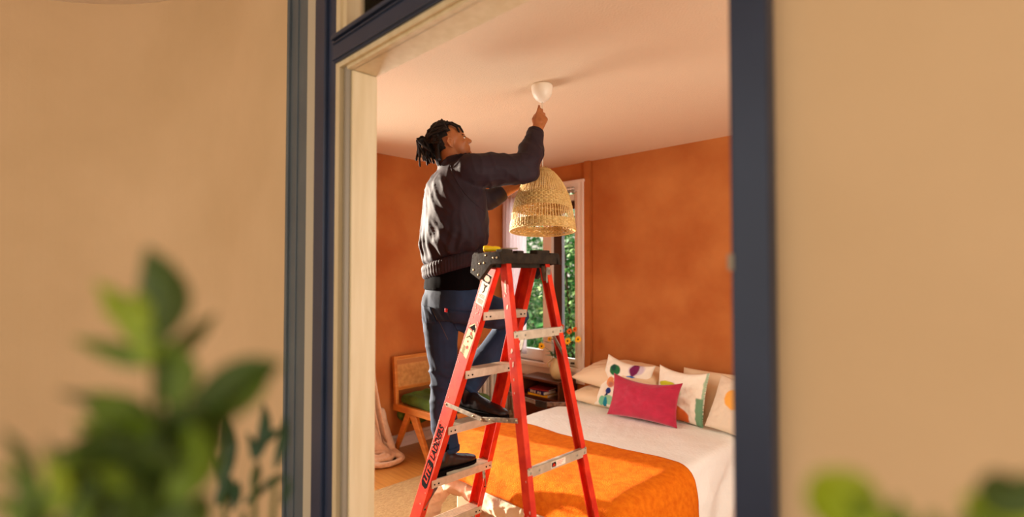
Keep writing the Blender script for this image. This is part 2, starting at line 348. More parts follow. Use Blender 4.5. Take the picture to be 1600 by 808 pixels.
# ---------------------------------------------------------------- bed
BX0, BX1, BY0, BY1, BZ = -3.04, -1.50, 2.27, 4.33, .50
def taper(x, y): return .16 * min(1, max(0, 3.1 - y) / .9) ** 1.5 * min(1, max(0, -2.1 - x) / .9)
bed = thing('double_bed', 'low double bed with a beige upholstered base against the terracotta wall', 'bed', (-2.29, 3.28, 0))
def bpart(name, mb, m, **k):
    o = mb.build(name, m, None, **k); o.data.transform(Matrix.Translation((2.29, -3.28, 0))); o.parent = bed; return o
bpart('bed_base', MB().box(BX0 + .20, BX1 - .03, BY0 + .06, BY1, .07, .26), M['boxs'], bevel=.02)
bpart('mattress', MB().box(BX0 + .14, BX1 - .02, BY0 + .05, BY1, .262, BZ - .03), M['pill'], bevel=.04)
for x in (BX0 + .34, BX1 - .12):
    for y in (BY0 + .14, BY1 - .1): bpart('leg', MB().lathe([(.03, .013), (.035, .075)], 12, M=Matrix.Translation((x, y, 0))), M['walnut'])
def drape(x, y, off, rad=.05, stand=0):
    cx = min(max(x, BX0 + rad), BX1 - rad); cy = min(max(y, BY0 + rad), 9)
    ox, oy = x - cx, y - cy; h = hypot(ox, oy)
    if h < 1e-6: return Vector((x, y, BZ + off)), 0
    dx, dy = ox / h, oy / h; q = rad * pi / 2; rr = rad + off
    if h < q: g = rr * sin(h / rad); f = rr * (1 - cos(h / rad)); return Vector((cx + dx * g, cy + dy * g, BZ + off - f)), h / q
    g = rr + .17 * (h - q); f = rr + .985 * (h - q)
    return Vector((cx + dx * g, cy + dy * g, BZ + off - f)), 1 + (h - q)
def cloth(name, x0, x1, y0, y1, nx, ny, off, m, th, wr, label, cat, edge=None):
    vs = []; fs = []
    for i in range(nx + 1):
        for j in range(ny + 1):
            x = x0 + (x1 - x0) * i / nx; y = y0 + (y1 - y0) * j / ny
            if edge: x, y = edge(x, y)
            p, hang = drape(x, y, off)
            n = wr(x, y, hang)
            cx = min(max(x, BX0 + .05), BX1 - .05); cy = min(max(y, BY0 + .05), 9); d = Vector((x - cx, y - cy, 0)); d = d.normalized() if d.length > 1e-6 else Vector((0, -1, 0))
            t = min(1, hang) * pi / 2; p += (d * sin(t) + Vector((0, 0, cos(t)))) * n
            if hang > .3: p.x += taper(p.x, p.y) * min(1, (hang - .3) / .5)
            vs.append(p)
    for i in range(nx):
        for j in range(ny):
            a = i * (ny + 1) + j; fs.append((a, a + ny + 1, a + ny + 2, a + 1))
    mb = MB(); mb.add(vs, fs); o = mb.build(name, m, None, True)
    sd = o.modifiers.new('s', 'SOLIDIFY'); sd.thickness = th; sd.offset = 1
    tag(o, label, cat); local(o, ((x0 + x1) / 2, (y0 + y1) / 2, BZ)); return o
def wq(x, y, h):
    n = .010 * fbm((x, y, 1), 3) + .003 * sin(70 * (x * .8 + y * .35) + 4 * noise.noise(Vector((x * 3, y * 3, 0)))) * (.3 + max(0, noise.noise(Vector((x * 2, y * 2, 5)))))
    if h > 1: n += (.022 if y > 3.0 else .006) * sin(16 * x + 11 * y + 2 * noise.noise(Vector((x * 3, y * 3, 2)))) * min(1, (h - 1) / .15) + (.012 * fbm((x, y, 3), 6) + .01) * min(1, (h - 1) / .1) * (1 if y > 3.0 else 0)
    return n
cloth('bedspread', BX0 - .22, BX1 + .47, BY0 - .12, 4.25, 130, 110, .012, M['quilt'], .006, wq, 'white textured bedspread covering the whole bed', 'bedspread')
def wo(x, y, h):
    n = .006 * fbm((x, y, 9), 4)
    n += .02 * min(1, h) ** 2
    if h > 1: n += .010 * sin(15 * x + 12 * y + 1.5 * noise.noise(Vector((x * 3, y * 3, 2)))) * min(1, (h - 1) / .15)
    return n
def eb(x, y):
    t = (y - 2.1) / .9
    return x, y + t * (.035 * sin(x * 3.2) - (.10 * max(0, (-2.75 - x) / .5)))
ob = cloth('wool_blanket', BX0 - .12, BX1 + .40, BY0 - .11, 3.01, 120, 60, .034, M['orange'], .012, wo, 'bright orange wool blanket across the foot of the bed', 'blanket', eb)
# puffed duvet edge under the blanket at the foot
mb = MB(); pts = []; rr = []
for i in range(60):
    t = i / 59; x = -2.80 + 1.28 * t; pts.append((x, BY0 + .015 + .010 * sin(x * 9), .285 + .018 * sin(x * 6 + 1) + .03 * (1 - t) ** 3)); rr.append(.068 + .012 * sin(x * 13 + 1) + .03 * (1 - t) ** 4)
mb.tube(pts, rr, 20)
mb.ell((-2.78, BY0 + .05, .31), (.13, .13, .115))
def dq(p, n):
    q = Vector((p.x * 5 + p.z * 6, p.y * 5, p.z * 7 - p.x * 4)); r1 = 1 - abs(noise.noise(q)); r2 = 1 - abs(noise.noise(q * 2.3 + Vector((4, 1, 2))))
    return .016 * (r1 ** 4 - .4) + .007 * (r2 ** 5 - .3)
du = blob('duvet', mb, .012, M['duvet'], None, 3, dq)
tag(du, 'beige linen duvet bulging out below the orange blanket', 'duvet'); local(du, (-2.4, BY0 - .05, .28))
mb = MB()
mb.chain([(-2.86, 2.25, .25), (-2.92, 2.20, .17), (-2.945, 2.17, .09), (-2.93, 2.16, .06)], [.055, .072, .085, .062])
for i in range(3):
    pts = []
    for k in range(16):
        a = radians(200 - i * 50 + k * 17); q = .075 - .022 * i + .0 * k; pts.append((-2.925 + q * cos(a) * .75, 2.10 + .01 * i, .125 + q * sin(a)))
    mb.tube(pts, .018, 8)
bn = blob('duvet_bundle', mb, .009, M['duvet'], None, 2, lambda p, n: dq(p * 1.4, n) * .7)
tag(bn, 'twisted bundle of beige bed linen hanging to the floor at the bed foot', 'linen'); local(bn, (-2.92, 2.16, .0))

# ---------------------------------------------------------------- pillows and cushions
def cushion(name, w, h, t, c, rz, tilt, m, label, cat, fn=None, roll=0, pinch=.07, n=72, seed=0, group=None, sag=0):
    vs = []; fs = []; uv = []
    for side in (1, -1):
        for i in range(n + 1):
            for j in range(n + 1):
                s = -1 + 2 * i / n; q = -1 + 2 * j / n
                x = s * w / 2 * (1 - pinch * (1 - q * q)); z = q * h / 2 * (1 - pinch * (1 - s * s)) - sag * (1 - s * s) * (q > 0) * q
                th = t / 2 * (max(0, (1 - s * s)) * max(0, (1 - q * q))) ** .42
                rim = (1 - abs(s) ** 8) * (1 - abs(q) ** 8)
                th += side * rim * (.010 * fbm((s * 1.5 + seed, q * 1.5, side), 1.6) + .005 * sin(14 * (s * .6 - q) + seed + 6 * noise.noise(Vector((s * 2, q * 2, seed)))) * abs(s) ** 2)
                vs.append((x, -side * th, z)); uv.append((s, q))
    N = (n + 1) ** 2
    for k in (0, 1):
        for i in range(n):
            for j in range(n):
                a = k * N + i * (n + 1) + j; f = (a, a + n + 1, a + n + 2, a + 1); fs.append(f if k == 0 else f[::-1])
    me = bpy.data.meshes.new(name); me.from_pydata(vs, [], fs)
    o = bpy.data.objects.new(name, me); C.objects.link(o); me.materials.append(m)
    if fn: paint(o, lambda i, co: fn(*uv[i]) if i < N else lin((240, 228, 205)))
    bm = bmesh.new(); bm.from_mesh(me); bmesh.ops.remove_doubles(bm, verts=bm.verts, dist=.0006); bm.to_mesh(me); bm.free()
    me.polygons.foreach_set('use_smooth', [True] * len(me.polygons))
    o.location = c; o.rotation_euler = Matrix.Rotation(rz, 3, 'Z').to_4x4().to_3x3().__matmul__(Matrix.Rotation(-tilt, 3, 'X')).__matmul__(Matrix.Rotation(roll, 3, 'Y')).to_euler()
    return tag(o, label, cat, group)
def blend(a, b, t): t = min(1, max(0, t)); return tuple(x + (y - x) * t for x, y in zip(a, b))
def spot(base, s, q, cx, cy, rx, ry, col, soft=.12, wob=.12):
    d = hypot((s - cx) / rx, (q - cy) / ry) + wob * noise.noise(Vector((s * 5, q * 5, cx * 9)))
    return blend(lin(col), base, (d - 1) / soft + .5)
WH = lin((244, 234, 212))
def f_pat(s, q):
    c = WH
    c = spot(c, s, q, -.42, .52, .26, .24, (36, 110, 60)); c = spot(c, s, q, -.50, .60, .12, .14, (20, 70, 60), .6)
    c = spot(c, s, q, -.44, -.02, .20, .21, (232, 150, 92)); c = spot(c, s, q, -.40, -.12, .12, .10, (190, 120, 100), .8)
    c = spot(c, s, q, -.47, -.38, .12, .12, (30, 50, 120)); c = spot(c, s, q, -.50, -.60, .06, .12, (24, 36, 90))
    c = spot(c, s, q, -.36, -.72, .26, .18, (150, 205, 160)); c = spot(c, s, q, -.66, -.8, .16, .18, (120, 190, 150)); c = spot(c, s, q, -.5, -.84, .09, .22, (10, 130, 150))
    c = spot(c, s, q, .34, .06, .44, .40, (20, 110, 190)); c = spot(c, s, q, .42, .0, .2, .2, (20, 60, 150), .8)
    c = spot(c, s, q, .42, .76, .30, .26, (205, 190, 200), .3); c = spot(c, s, q, .36, .74, .17, .28, (120, 26, 80))
    return c
def f_white(s, q):
    c = WH
    c = spot(c, s, q, -.45, .32, .42, .16, (206, 204, 40)); c = spot(c, s, q, -.2, .05, .32, .26, (178, 206, 150), .4)
    c = spot(c, s, q, -.1, -.25, .6, .2, (222, 196, 168), .6)
    c = spot(c, s, q, -.1, -.85, .62, .42, (214, 98, 34), .08)
    wv = .03 * noise.noise(Vector((q * 6, 0, 2)))
    c = blend(c, lin((166, 192, 158)), (s - .91 + wv) / .03)
    c = blend(c, lin((112, 152, 116)), min((s - .74 + wv) / .03, (.02 - q + wv * 3) / .05))
    return c
def f_right(s, q):
    c = lin((226, 206, 178)); c = spot(c, s, q, -.1, .22, .42, .38, (240, 170, 70), .12); c = spot(c, s, q, .75, .2, .45, .4, (246, 186, 40), .1)
    return c
PG = 'cream sleeping pillows against the wall'
cushion('pillow', .70, .46, .17, (-2.70, 4.06, .585), radians(2), radians(88), M['pill'], 'lower cream pillow of the flat stack beside the nightstand', 'pillow', group=PG, seed=1, pinch=.04)
cushion('pillow', .84, .50, .22, (-2.60, 4.10, .785), radians(-3), radians(80), M['pill'], 'upper cream pillow of the flat stack, beside the window', 'pillow', group=PG, seed=2, pinch=.05)
cushion('pillow', .64, .50, .18, (-1.80, 4.20, .665), radians(0), radians(22), M['pill'], 'big cream pillow standing behind the green edged cushion', 'pillow', group=PG, seed=3, pinch=.04)
cushion('pillow', .62, .50, .18, (-1.30, 4.17, .665), radians(-2), radians(20), M['pill'], 'cream pillow standing nearest the right door post', 'pillow', group=PG, seed=4, pinch=.04)
cushion('cushion', .47, .47, .15, (-2.495, 3.93, .735), radians(4), radians(20), M['paint'], 'white cushion with green, orange, blue and plum watercolour blots', 'cushion', f_pat, radians(7), seed=6, pinch=.09, sag=.02)
cushion('cushion', .43, .43, .14, (-1.99, 3.97, .73), radians(2), radians(14), M['paint'], 'white cushion with a sage green edge and rust half circle', 'cushion', f_white, radians(2), seed=8, pinch=.09, sag=.02)
cushion('cushion', .44, .42, .14, (-1.515, 3.95, .71), radians(-6), radians(24), M['paint'], 'sandy cushion with orange and yellow patches near the door post', 'cushion', f_right, radians(7), seed=9)
cushion('cushion', .60, .35, .16, (-2.215, 3.78, .692), radians(7), radians(20), M['crimson'], 'crimson velvet lumbar cushion in front of the others', 'cushion', None, radians(1), seed=10, sag=.035, pinch=.09)

# ---------------------------------------------------------------- nightstand and what is on it
ns = thing('nightstand', 'dark walnut nightstand with an open shelf between window and bed', 'nightstand', (-3.62, 4.23, 0))
nw, nd = .27, .15
MB().box(-nw, nw, -nd, nd, .585, .61).build('tabletop', M['walnut'], ns, bevel=.003)
for s in (-1, 1): MB().box(s * nw - (.02 if s > 0 else 0), s * nw + (.02 if s < 0 else 0), -nd + .002, nd, .12, .585).build('side_panel', M['walnut'], ns, bevel=.002)
MB().box(-nw + .02, nw - .02, nd - .012, nd, .12, .585).build('back_panel', M['walnut'], ns)
MB().box(-nw + .02, nw - .02, -nd + .01, nd - .012, .405, .423).build('shelf', M['walnut'], ns, bevel=.002)
MB().box(-nw + .02, nw - .02, -nd + .01, nd - .012, .12, .138).build('bottom_panel', M['walnut'], ns)
dw = MB().box(-nw + .024, nw - .024, -nd - .002, -nd + .018, .15, .40).build('drawer', M['walnut'], ns, bevel=.003)
MB().box(-.07, .07, -nd - .02, -nd - .002, .285, .30).build('drawer_handle', M['walnut'], dw, bevel=.003)
for x in (-nw + .03, nw - .03):
    for y in (-nd + .03, nd - .03): MB().lathe([(.012, 0), (.018, .12)], 10, M=Matrix.Translation((x, y, 0))).build('leg', M['walnut'], ns)
def book(c, w_, d_, h_, rz, colm, label):
    t = thing('book', label, 'book', c, rz, 'books in the nightstand')
    MB().box(-w_ / 2 + .004, w_ / 2 - .002, -d_ / 2 + .004, d_ / 2 - .004, .003, h_ - .003).build('pages', M['label'], t)
    MB().box(-w_ / 2, w_ / 2, -d_ / 2, d_ / 2, 0, .003).box(-w_ / 2, w_ / 2, -d_ / 2, d_ / 2, h_ - .003, h_).box(-w_ / 2, w_ / 2, -d_ / 2, -d_ / 2 + .003, 0, h_).build('cover', colm, t)
    return t
book((-3.66, 4.19, .423), .26, .19, .024, radians(4), mat('yellow_cover', (236, 180, 30), .5), 'yellow paperback lying at the bottom of the nightstand pile')
b2 = book((-3.665, 4.18, .447), .24, .18, .034, radians(-6), mat('navy_cover', (28, 32, 92), .4), 'thick navy book with a patterned spine in the nightstand pile')
sp = MB()
for i, x in enumerate((-.08, -.05, -.02, .03, .06)): sp.box(x, x + .016, -.0915, -.0902, .005 + .003 * (i % 2), .030)
tag(sp.build('spine_print', M['label'], b2), kind='stuff')
book((-3.655, 4.19, .481), .23, .17, .018, radians(10), mat('red_cover', (150, 34, 40), .4), 'thin red covered book on top of the nightstand pile')
# jug
jg = thing('jug', 'cream glazed jug with a side handle on the nightstand', 'jug', (-3.47, 4.22, .61))
MB().lathe([(.045, 0), (.06, .006), (.088, .05), (.096, .10), (.086, .15), (.064, .19), (.056, .205), (.062, .225), (.058, .228), (.052, .205), (.058, .19), (.08, .15), (.088, .10), (.08, .05), (.04, .015), (.01, .012)], 32).build('body', M['jug'], jg, True)
MB().tube([(-.058 - .062 * sin(pi * i / 10), -.035 * sin(pi * i / 10), .205 - .12 * i / 10) for i in range(11)], .010, 8).build('handle', M['jug'], jg, True)
MB().add([(.045, -.02, .215), (.045, .02, .215), (.085, 0, .236), (.052, 0, .19)], [(0, 1, 2), (0, 2, 3), (1, 3, 2)]).build('spout', M['jug'], jg, True)
# flowers
FG = 'cut flowers in the cream jug'
tgt = [(-3.37, 4.10, .955, 0, .044), (-3.285, 4.14, 1.03, 0, .046), (-3.17, 4.16, 1.055, 0, .042), (-3.38, 4.16, 1.06, 1, .036), (-3.31, 4.20, 1.12, 1, .036), (-3.41, 4.21, 1.16, 1, .032), (-3.60, 4.10, .95, 0, .044), (-3.27, 4.24, 1.14, 1, .034), (-3.56, 4.18, 1.02, 0, .032)]
names = ['yellow daisy facing the room just above the jug rim', 'yellow daisy a little above and right of the lowest one', 'yellow daisy leaning furthest right over the bed side', 'small orange flower behind the middle of the bunch', 'orange flower at the upper right of the bunch', 'topmost orange flower of the bunch', 'yellow daisy drooping left of the jug towards the mullion', 'orange flower at the back right of the bunch', 'small yellow daisy on the left side of the bunch']
for (x, y, z, k, r_), lb_ in zip(tgt, names):
    f = thing('daisy', lb_, 'flower', (x, y, z), 0, FG)
    fd = Vector((R.uniform(-.2, .7), -1, R.uniform(.0, .5))).normalized(); q = fd.to_track_quat('Z', 'Y').to_matrix().to_4x4()
    pe = MB(); npet = 11
    for i in range(npet):
        a = 2 * pi * i / npet + R.uniform(-.1, .1); rr = r_ * R.uniform(.88, 1.05); wd = r_ * .20; Rz = Matrix.Rotation(a, 4, 'Z')
        pe.add([(r_ * .15, -wd * .4, 0), (r_ * .15, wd * .4, 0), (rr * .6, wd, .004), (rr, 0, -.004), (rr * .6, -wd, .004)], [(0, 4, 3, 2, 1)], q @ Rz)
    pe.build('petals', M['opetal'] if k else M['petal'], f, recalc=False)
    MB().ell((0, 0, 0), (r_ * .24, r_ * .24, r_ * .16), n=7).build('flower_centre', M['disc'], f, True).data.transform(q)
    base = Vector((-3.47 - x + R.uniform(-.02, .02), 4.22 - y + R.uniform(-.02, .02), .80 - z)); e = fd * -.01
    pts = [base.lerp(e, i / 6) + Vector((0, 0, .02 * sin(pi * i / 6))) + Vector((-.02 * sin(pi * i / 6) * (1 if x > -3.47 else -1), 0, 0)) for i in range(7)]
    sm = MB().tube(pts, .0022, 5)
    sm.build('stem', M['stem'], f, True)
fo = MB()
for i in range(46):
    a = R.uniform(0, 2 * pi); L = R.uniform(.08, .14); b = Vector((-3.44 + R.uniform(-.06, .10), 4.20 + R.uniform(-.06, .05), R.uniform(.83, 1.05)))
    d = Vector((cos(a), sin(a), R.uniform(-.2, .8))).normalized(); s_ = d.cross(Vector((0, 0, 1))).normalized() * L * .18
    fo.add([b, b + d * L * .5 + s_, b + d * L, b + d * L * .5 - s_, b + d * L * .5 + Vector((0, 0, .006))], [(0, 1, 4), (1, 2, 4), (2, 3, 4), (3, 0, 4)])
tag(fo.build('flower_foliage', M['stem'], None, recalc=False), 'loose green leaves filling the cream jug', 'foliage', kind='stuff'); 

# ---------------------------------------------------------------- chair
ch = thing('cane_chair', 'honey oak chair with woven cane back and splayed legs by the left wall', 'chair', (-4.04, 3.07, 0))
def cpart(name, mb, m, **k):
    o = mb.build(name, m, None, **k); o.data.transform(Matrix.Translation((4.04, -3.07, 0))); o.parent = ch; return o
cy0, cy1 = 2.79, 3.42
for y in (cy0, cy1 - .04): cpart('side_rail', MB().bar((-4.36, y + .02, .425), (-3.56, y + .02, .445), .04, .065), M['oak'], bevel=.004)
cpart('front_rail', MB().box(-3.60, -3.56, cy0 + .04, cy1 - .04, .415, .475), M['oak'], bevel=.004)
cpart('rear_rail', MB().box(-4.33, -4.29, cy0 + .04, cy1 - .04, .40, .455), M['oak'], bevel=.004)
for y in (cy0, cy1 - .04):
    yy = y + .02
    cpart('back_post', MB().bar((-4.325, yy, .45), (-4.365, yy, .905), .04, .035, (0, 1, 0)), M['oak'], bevel=.004)
    cpart('leg', MB().rings([[(-4.15, y, .40), (-4.07, y, .40), (-4.07, y + .035, .40), (-4.15, y + .035, .40)], [(-4.36, y, 0), (-4.315, y, 0), (-4.315, y + .035, 0), (-4.36, y + .035, 0)]][::-1]), M['oak'], bevel=.004)
    cpart('leg', MB().rings([[(-4.09, y, .40), (-3.98, y, .40), (-3.98, y + .035, .40), (-4.09, y + .035, .40)], [(-3.80, y, 0), (-3.75, y, 0), (-3.75, y + .035, 0), (-3.80, y + .035, 0)]][::-1]), M['oak'], bevel=.004)
for z in (.885, .60): cpart('back_rail', MB().bar((-4.362 + (.885 - z) * .09, cy0 + .03, z), (-4.362 + (.885 - z) * .09, cy1 - .03, z), .035, .04), M['oak'], bevel=.004)
cn = MB()
def bk(y, z, o=0): return (-4.345 + (.885 - z) * .09 + o, y, z)
for i in range(30):
    z = .615 + .255 * i / 29; cn.bar(bk(cy0 + .03, z, .002 * (i % 2)), bk(cy1 - .03, z, .002 * (i % 2)), .002, .0055)
for i in range(56):
    y = cy0 + .04 + (cy1 - cy0 - .08) * i / 55; cn.bar(bk(y, .61, .0015), bk(y, .875, .0015), .0045, .002, (1, 0, 0))
tag(cpart('cane_panel', cn, M['cane']), kind='stuff')
cpart('cane_backing', MB().bar(bk(cy0 + .03, .745, -.006), bk(cy1 - .03, .745, -.006), .002, .25), mat('cane_backing_brown', (176, 112, 56), .7))  # plain brown sheet behind the open cane weave
cpart('seat_panel', MB().box(-4.3, -3.6, cy0 + .03, cy1 - .03, .45, .46), M['cane'])
mb = MB(); q = [(-4.24, 2.86, .51), (-3.66, 2.86, .51), (-3.66, 3.36, .51), (-4.24, 3.36, .51), (-4.24, 2.86, .51)]
mb.chain(q, [.052] * 5); mb.box(-4.25, -3.65, 2.85, 3.37, .475, .545); mb.chain([(-4.24, 3.1, .515), (-3.66, 3.1, .515)], [.058, .058])
sc = blob('seat_cushion', mb, .012, M['green'], None, 5, lambda p, n: .010 * fbm(p, 7)); tag(sc, 'olive green seat cushion on the cane chair', 'cushion'); local(sc, (-3.95, 3.11, .46))
mb = MB().chain([(-4.27, 2.84, .36), (-4.27, 3.0, .31), (-4.25, 3.2, .33), (-4.15, 3.3, .36)], [.055, .075, .07, .05]).chain([(-3.9, 3.1, .37), (-3.72, 3.12, .34), (-3.6, 3.16, .38)], [.05, .07, .04])
gt = blob('green_throw', mb, .012, M['green'], None, 3, lambda p, n: .008 * fbm(p, 10)); tag(gt, 'dark green cloth bunched beneath the cane chair seat', 'throw'); local(gt, (-4.1, 3.05, .30))

# ---------------------------------------------------------------- radiator
ra_ = thing('radiator', 'cream column radiator in the corner behind the ladder', 'radiator', (-4.29, 3.98, 0))
for i in range(7):
    y = -.33 + i * .11; o = MB()
    for dx in (-.065, 0, .065): o.tube([(dx, y, .10), (dx, y, .30), (dx, y, .60), (dx, y, .84)], [.024, .02, .02, .024], 10)
    pts = [(-.065, y, .84), (-.055, y, .875), (0, y, .895), (.055, y, .875), (.065, y, .84)]; o.tube(pts, .032, 10); o.tube([(-.065, y, .11), (0, y, .085), (.065, y, .11)], .032, 10)
    o.build('section', M['rad'], ra_, True)
for z in (.13, .86): MB().tube([(0, -.36, z), (0, .36, z)], .016, 8).build('connecting_pipe', M['rad'], ra_, True)
MB().tube([(0, -.36, .13), (0, -.42, .13), (0, -.42, 0)], .014, 8).build('valve_pipe', M['rad'], ra_, True)
for y in (-.33, .33): MB().box(-.08, .08, y - .015, y + .015, 0, .085).build('foot', M['rad'], ra_)

# ---------------------------------------------------------------- curtains
def curtain(name, a, b, ztop, zbot, nf, amp, m, label, rod, gather=0, n=120, th=.003, shift=None):
    a = Vector(a); b = Vector(b); d = (b - a); L = d.length; d.normalize(); nn = Vector((-d.y, d.x, 0)); vs = []; fs = []; K = 26
    for j in range(K + 1):
        t = j / K; z = ztop + (zbot - ztop) * t
        for i in range(n + 1):
            s = i / n; f = sin(s * nf * 2 * pi + 1.2 * sin(s * 9)) * amp * (.6 + .6 * t) + .012 * noise.noise(Vector((s * 9, t * 3, 1)))
            g = gather(t) if gather else 1
            p = a + d * (L * (.5 + (s - .5) * g) + (shift(t) if shift else 0)) + nn * f; vs.append((p.x, p.y, z))
    for j in range(K):
        for i in range(n): q = j * (n + 1) + i; fs.append((q, q + 1, q + n + 2, q + n + 1))
    o = MB(); o.add(vs, fs); o = o.build(name, m, None, True); sd = o.modifiers.new('s', 'SOLIDIFY'); sd.thickness = th
    tag(o, label, 'curtain'); return local(o, (a + b) / 2 + Vector((0, 0, zbot)))
curtain('sheer_curtain', (-4.40, WY - .08, 0), (-4.02, WY - .08, 0), 2.61, .80, 7, .022, M['sheer'], 'thin pale pink curtain drawn to the left side of the back window', 0, th=.001)
curtain('linen_curtain', (WX + .11, 2.22, 0), (WX + .11, 2.52, 0), 2.72, .10, 4, .04, M['linen'], 'long beige linen curtain hanging by the left wall', 0, gather=lambda t: 1 - .25 * sin(pi * min(1, t * 1.1)), shift=lambda t: .20 * t ** 3.5)
mb = MB()
mb.chain([(-4.33, 2.50, .30), (-4.30, 2.56, .12), (-4.20, 2.62, .05), (-4.10, 2.58, .045)], [.07, .075, .05, .045])
for k, (cx_, cy_, r1, zz) in enumerate(((-4.15, 2.57, .15, .03), (-4.17, 2.55, .10, .055), (-4.16, 2.52, .05, .08))):
    mb.tube([(cx_ + r1 * cos(a) * .9, cy_ + r1 * sin(a) * 1.15, zz) for a in [2 * pi * i / 30 for i in range(30)]], .024, 8, closed=True)
mb.chain([(-4.36, 2.66, .4), (-4.32, 2.70, .15), (-4.25, 2.72, .04), (-4.1, 2.70, .035)], [.04, .05, .04, .035])
cpd = blob('curtain_puddle', mb, .008, M['linen'], None, 1, lambda p, n: .006 * fbm(p, 12)); tag(cpd, 'hem of the beige linen curtain pooled on the oak floor', 'curtain'); local(cpd, (-4.2, 2.56, 0))

# ---------------------------------------------------------------- step ladder
HC = 1.71
lad = thing('step_ladder', 'paint-splashed red fibreglass stepladder with black top and aluminium steps', 'ladder', (-1.8345, 1.9005, 0), radians(-1.2376))
def FX(z): return -(.0965 + .3798 * (HC - z))
def FY(z, s): return s * (.2952 + .1346 * (HC - z)) / 2
def RXX(z): return .0965 + .2067 * (HC - z)
def RYY(z, s): return s * (.3169 + .1205 * (HC - z)) / 2
def channel(kind, s, z0, z1, web, fl, th=.006):
    rings = []
    for z in (z0, z1):
        ox, oy, d = (FX(z), FY(z, s), 1) if kind == 'F' else (RXX(z), RYY(z, s), -1)
        prof = [(0, 0), (web, 0), (web, fl), (web - th, fl), (web - th, th), (th, th), (th, fl), (0, fl)]
        rings.append([(ox + d * px, oy - s * py, z) for px, py in prof])
    return MB().rings(rings)
def splash(mb, n, kind, s, web, seed):
    r = random.Random(seed)
    for _ in range(n):
        z = r.choice([r.uniform(.3, 1.7), r.uniform(1.2, 1.7)]); a = r.uniform(.1, .9) * web; q = r.uniform(.0010, .0032); l = q * r.uniform(1, 3.2)
        ox, oy, d = (FX(z), FY(z, s), 1) if kind == 'F' else (RXX(z), RYY(z, s), -1)
        k = 7; pts = []
        ring0 = [(ox + d * a + q * cos(2 * pi * i / k) * r.uniform(.6, 1.2) - l * .25 * sin(2 * pi * i / k), oy - .0002 if s < 0 else oy - .0002, z + l * sin(2 * pi * i / k)) for i in range(k)]
        sl_ = -.0673 if kind == 'F' else -.06
        ring0 = [(x, FY(zz, s) - .0004 if kind == 'F' else RYY(zz, s) - .0004, zz) for x, y, zz in ring0]
        ring1 = [(x, y - .0008, zz) for x, y, zz in ring0]
        mb.rings([ring0, ring1])
for s in (-1, 1):
    ra = channel('F', s, .012, 1.778, .087, .036).build('front_rail', M['red'], lad, bevel=.0015)
    sp = MB()
    if s < 0:
        splash(sp, 38, 'F', s, .087, 3)
        tag(sp.build('paint_splash', M['fleck'], ra), kind='stuff')
    rb = channel('R', s, .012, 1.778, .048, .033).build('rear_rail', M['red'], lad, bevel=.0015)
    if s < 0:
        sp = MB(); splash(sp, 14, 'R', s, .040, 5)
        for (z, l, q) in ((1.66, .028, .006), (1.645, .02, .005), (1.56, .012, .006), (1.36, .012, .006), (1.30, .014, .004), (.62, .05, .003)):
            k = 9
            ring0 = [(RXX(zz) - .022 + q * cos(2 * pi * i / k) * R.uniform(.6, 1.3) + .012 * (zz - z) / l * .3, RYY(zz, s) - .0004, zz) for i in range(k) for zz in [z + l * sin(2 * pi * i / k)]]
            sp.rings([ring0, [(x, y - .0008, zz) for x, y, zz in ring0]])
        tag(sp.build('paint_splash', M['fleck'], rb), kind='stuff')
    for kind in 'FR':
        ox, oy = (FX(0) + .043, FY(0, s)) if kind == 'F' else (RXX(0) - .024, RYY(0, s))
        MB().box(ox - .055 if kind == 'F' else ox - .033, ox + .055 if kind == 'F' else ox + .033, oy - .012 - (.03 if s > 0 else 0), oy + .012 + (.03 if s < 0 else 0), 0, .04).build('rubber_foot', M['black'], lad, bevel=.003)
for k in range(1, 6):
    z = .305 * k; x0 = FX(z); w2_ = abs(FY(z, 1)) - .006
    t = MB().box(x0, x0 + .087, -w2_, w2_, z - .006, z).box(x0, x0 + .006, -w2_, w2_, z - .042, z - .005).box(x0 + .081, x0 + .087, -w2_, w2_, z - .042, z - .005)
    o = t.build('step', M['alu'], lad, bevel=.001)
    rib = MB()
    for i in range(6): rib.box(x0 + .008 + i * .0135, x0 + .0145 + i * .0135, -w2_, w2_, z, z + .0016)
    rib.build('tread_rib', M['alu'], o)
    rv = MB()
    for s in (-1, 1):
        rv.ell((x0 + .0885, s * (w2_ - .045), z - .024), (.003, .005, .005), n=6)
        rv.ell((x0 + .0885, s * (w2_ - .018), z - .024), (.003, .004, .004), n=6)
    rv.build('rivet', M['black'], o)
    if k < 3:
        for s in (-1, 1):
            zz = z - .17; MB().bar((x0 + .075, s * (w2_ - .055), z - .03), (FX(zz) + .078, s * (abs(FY(zz, 1)) - .010), zz), .004, .02, (1, 0, 0)).build('step_brace', M['steel'], lad)
            rvv = MB().ell((FX(zz - .0) + .088, s * (abs(FY(zz, 1)) - .018), zz), (.003, .005, .005), n=6).build('rivet', M['black'], lad)
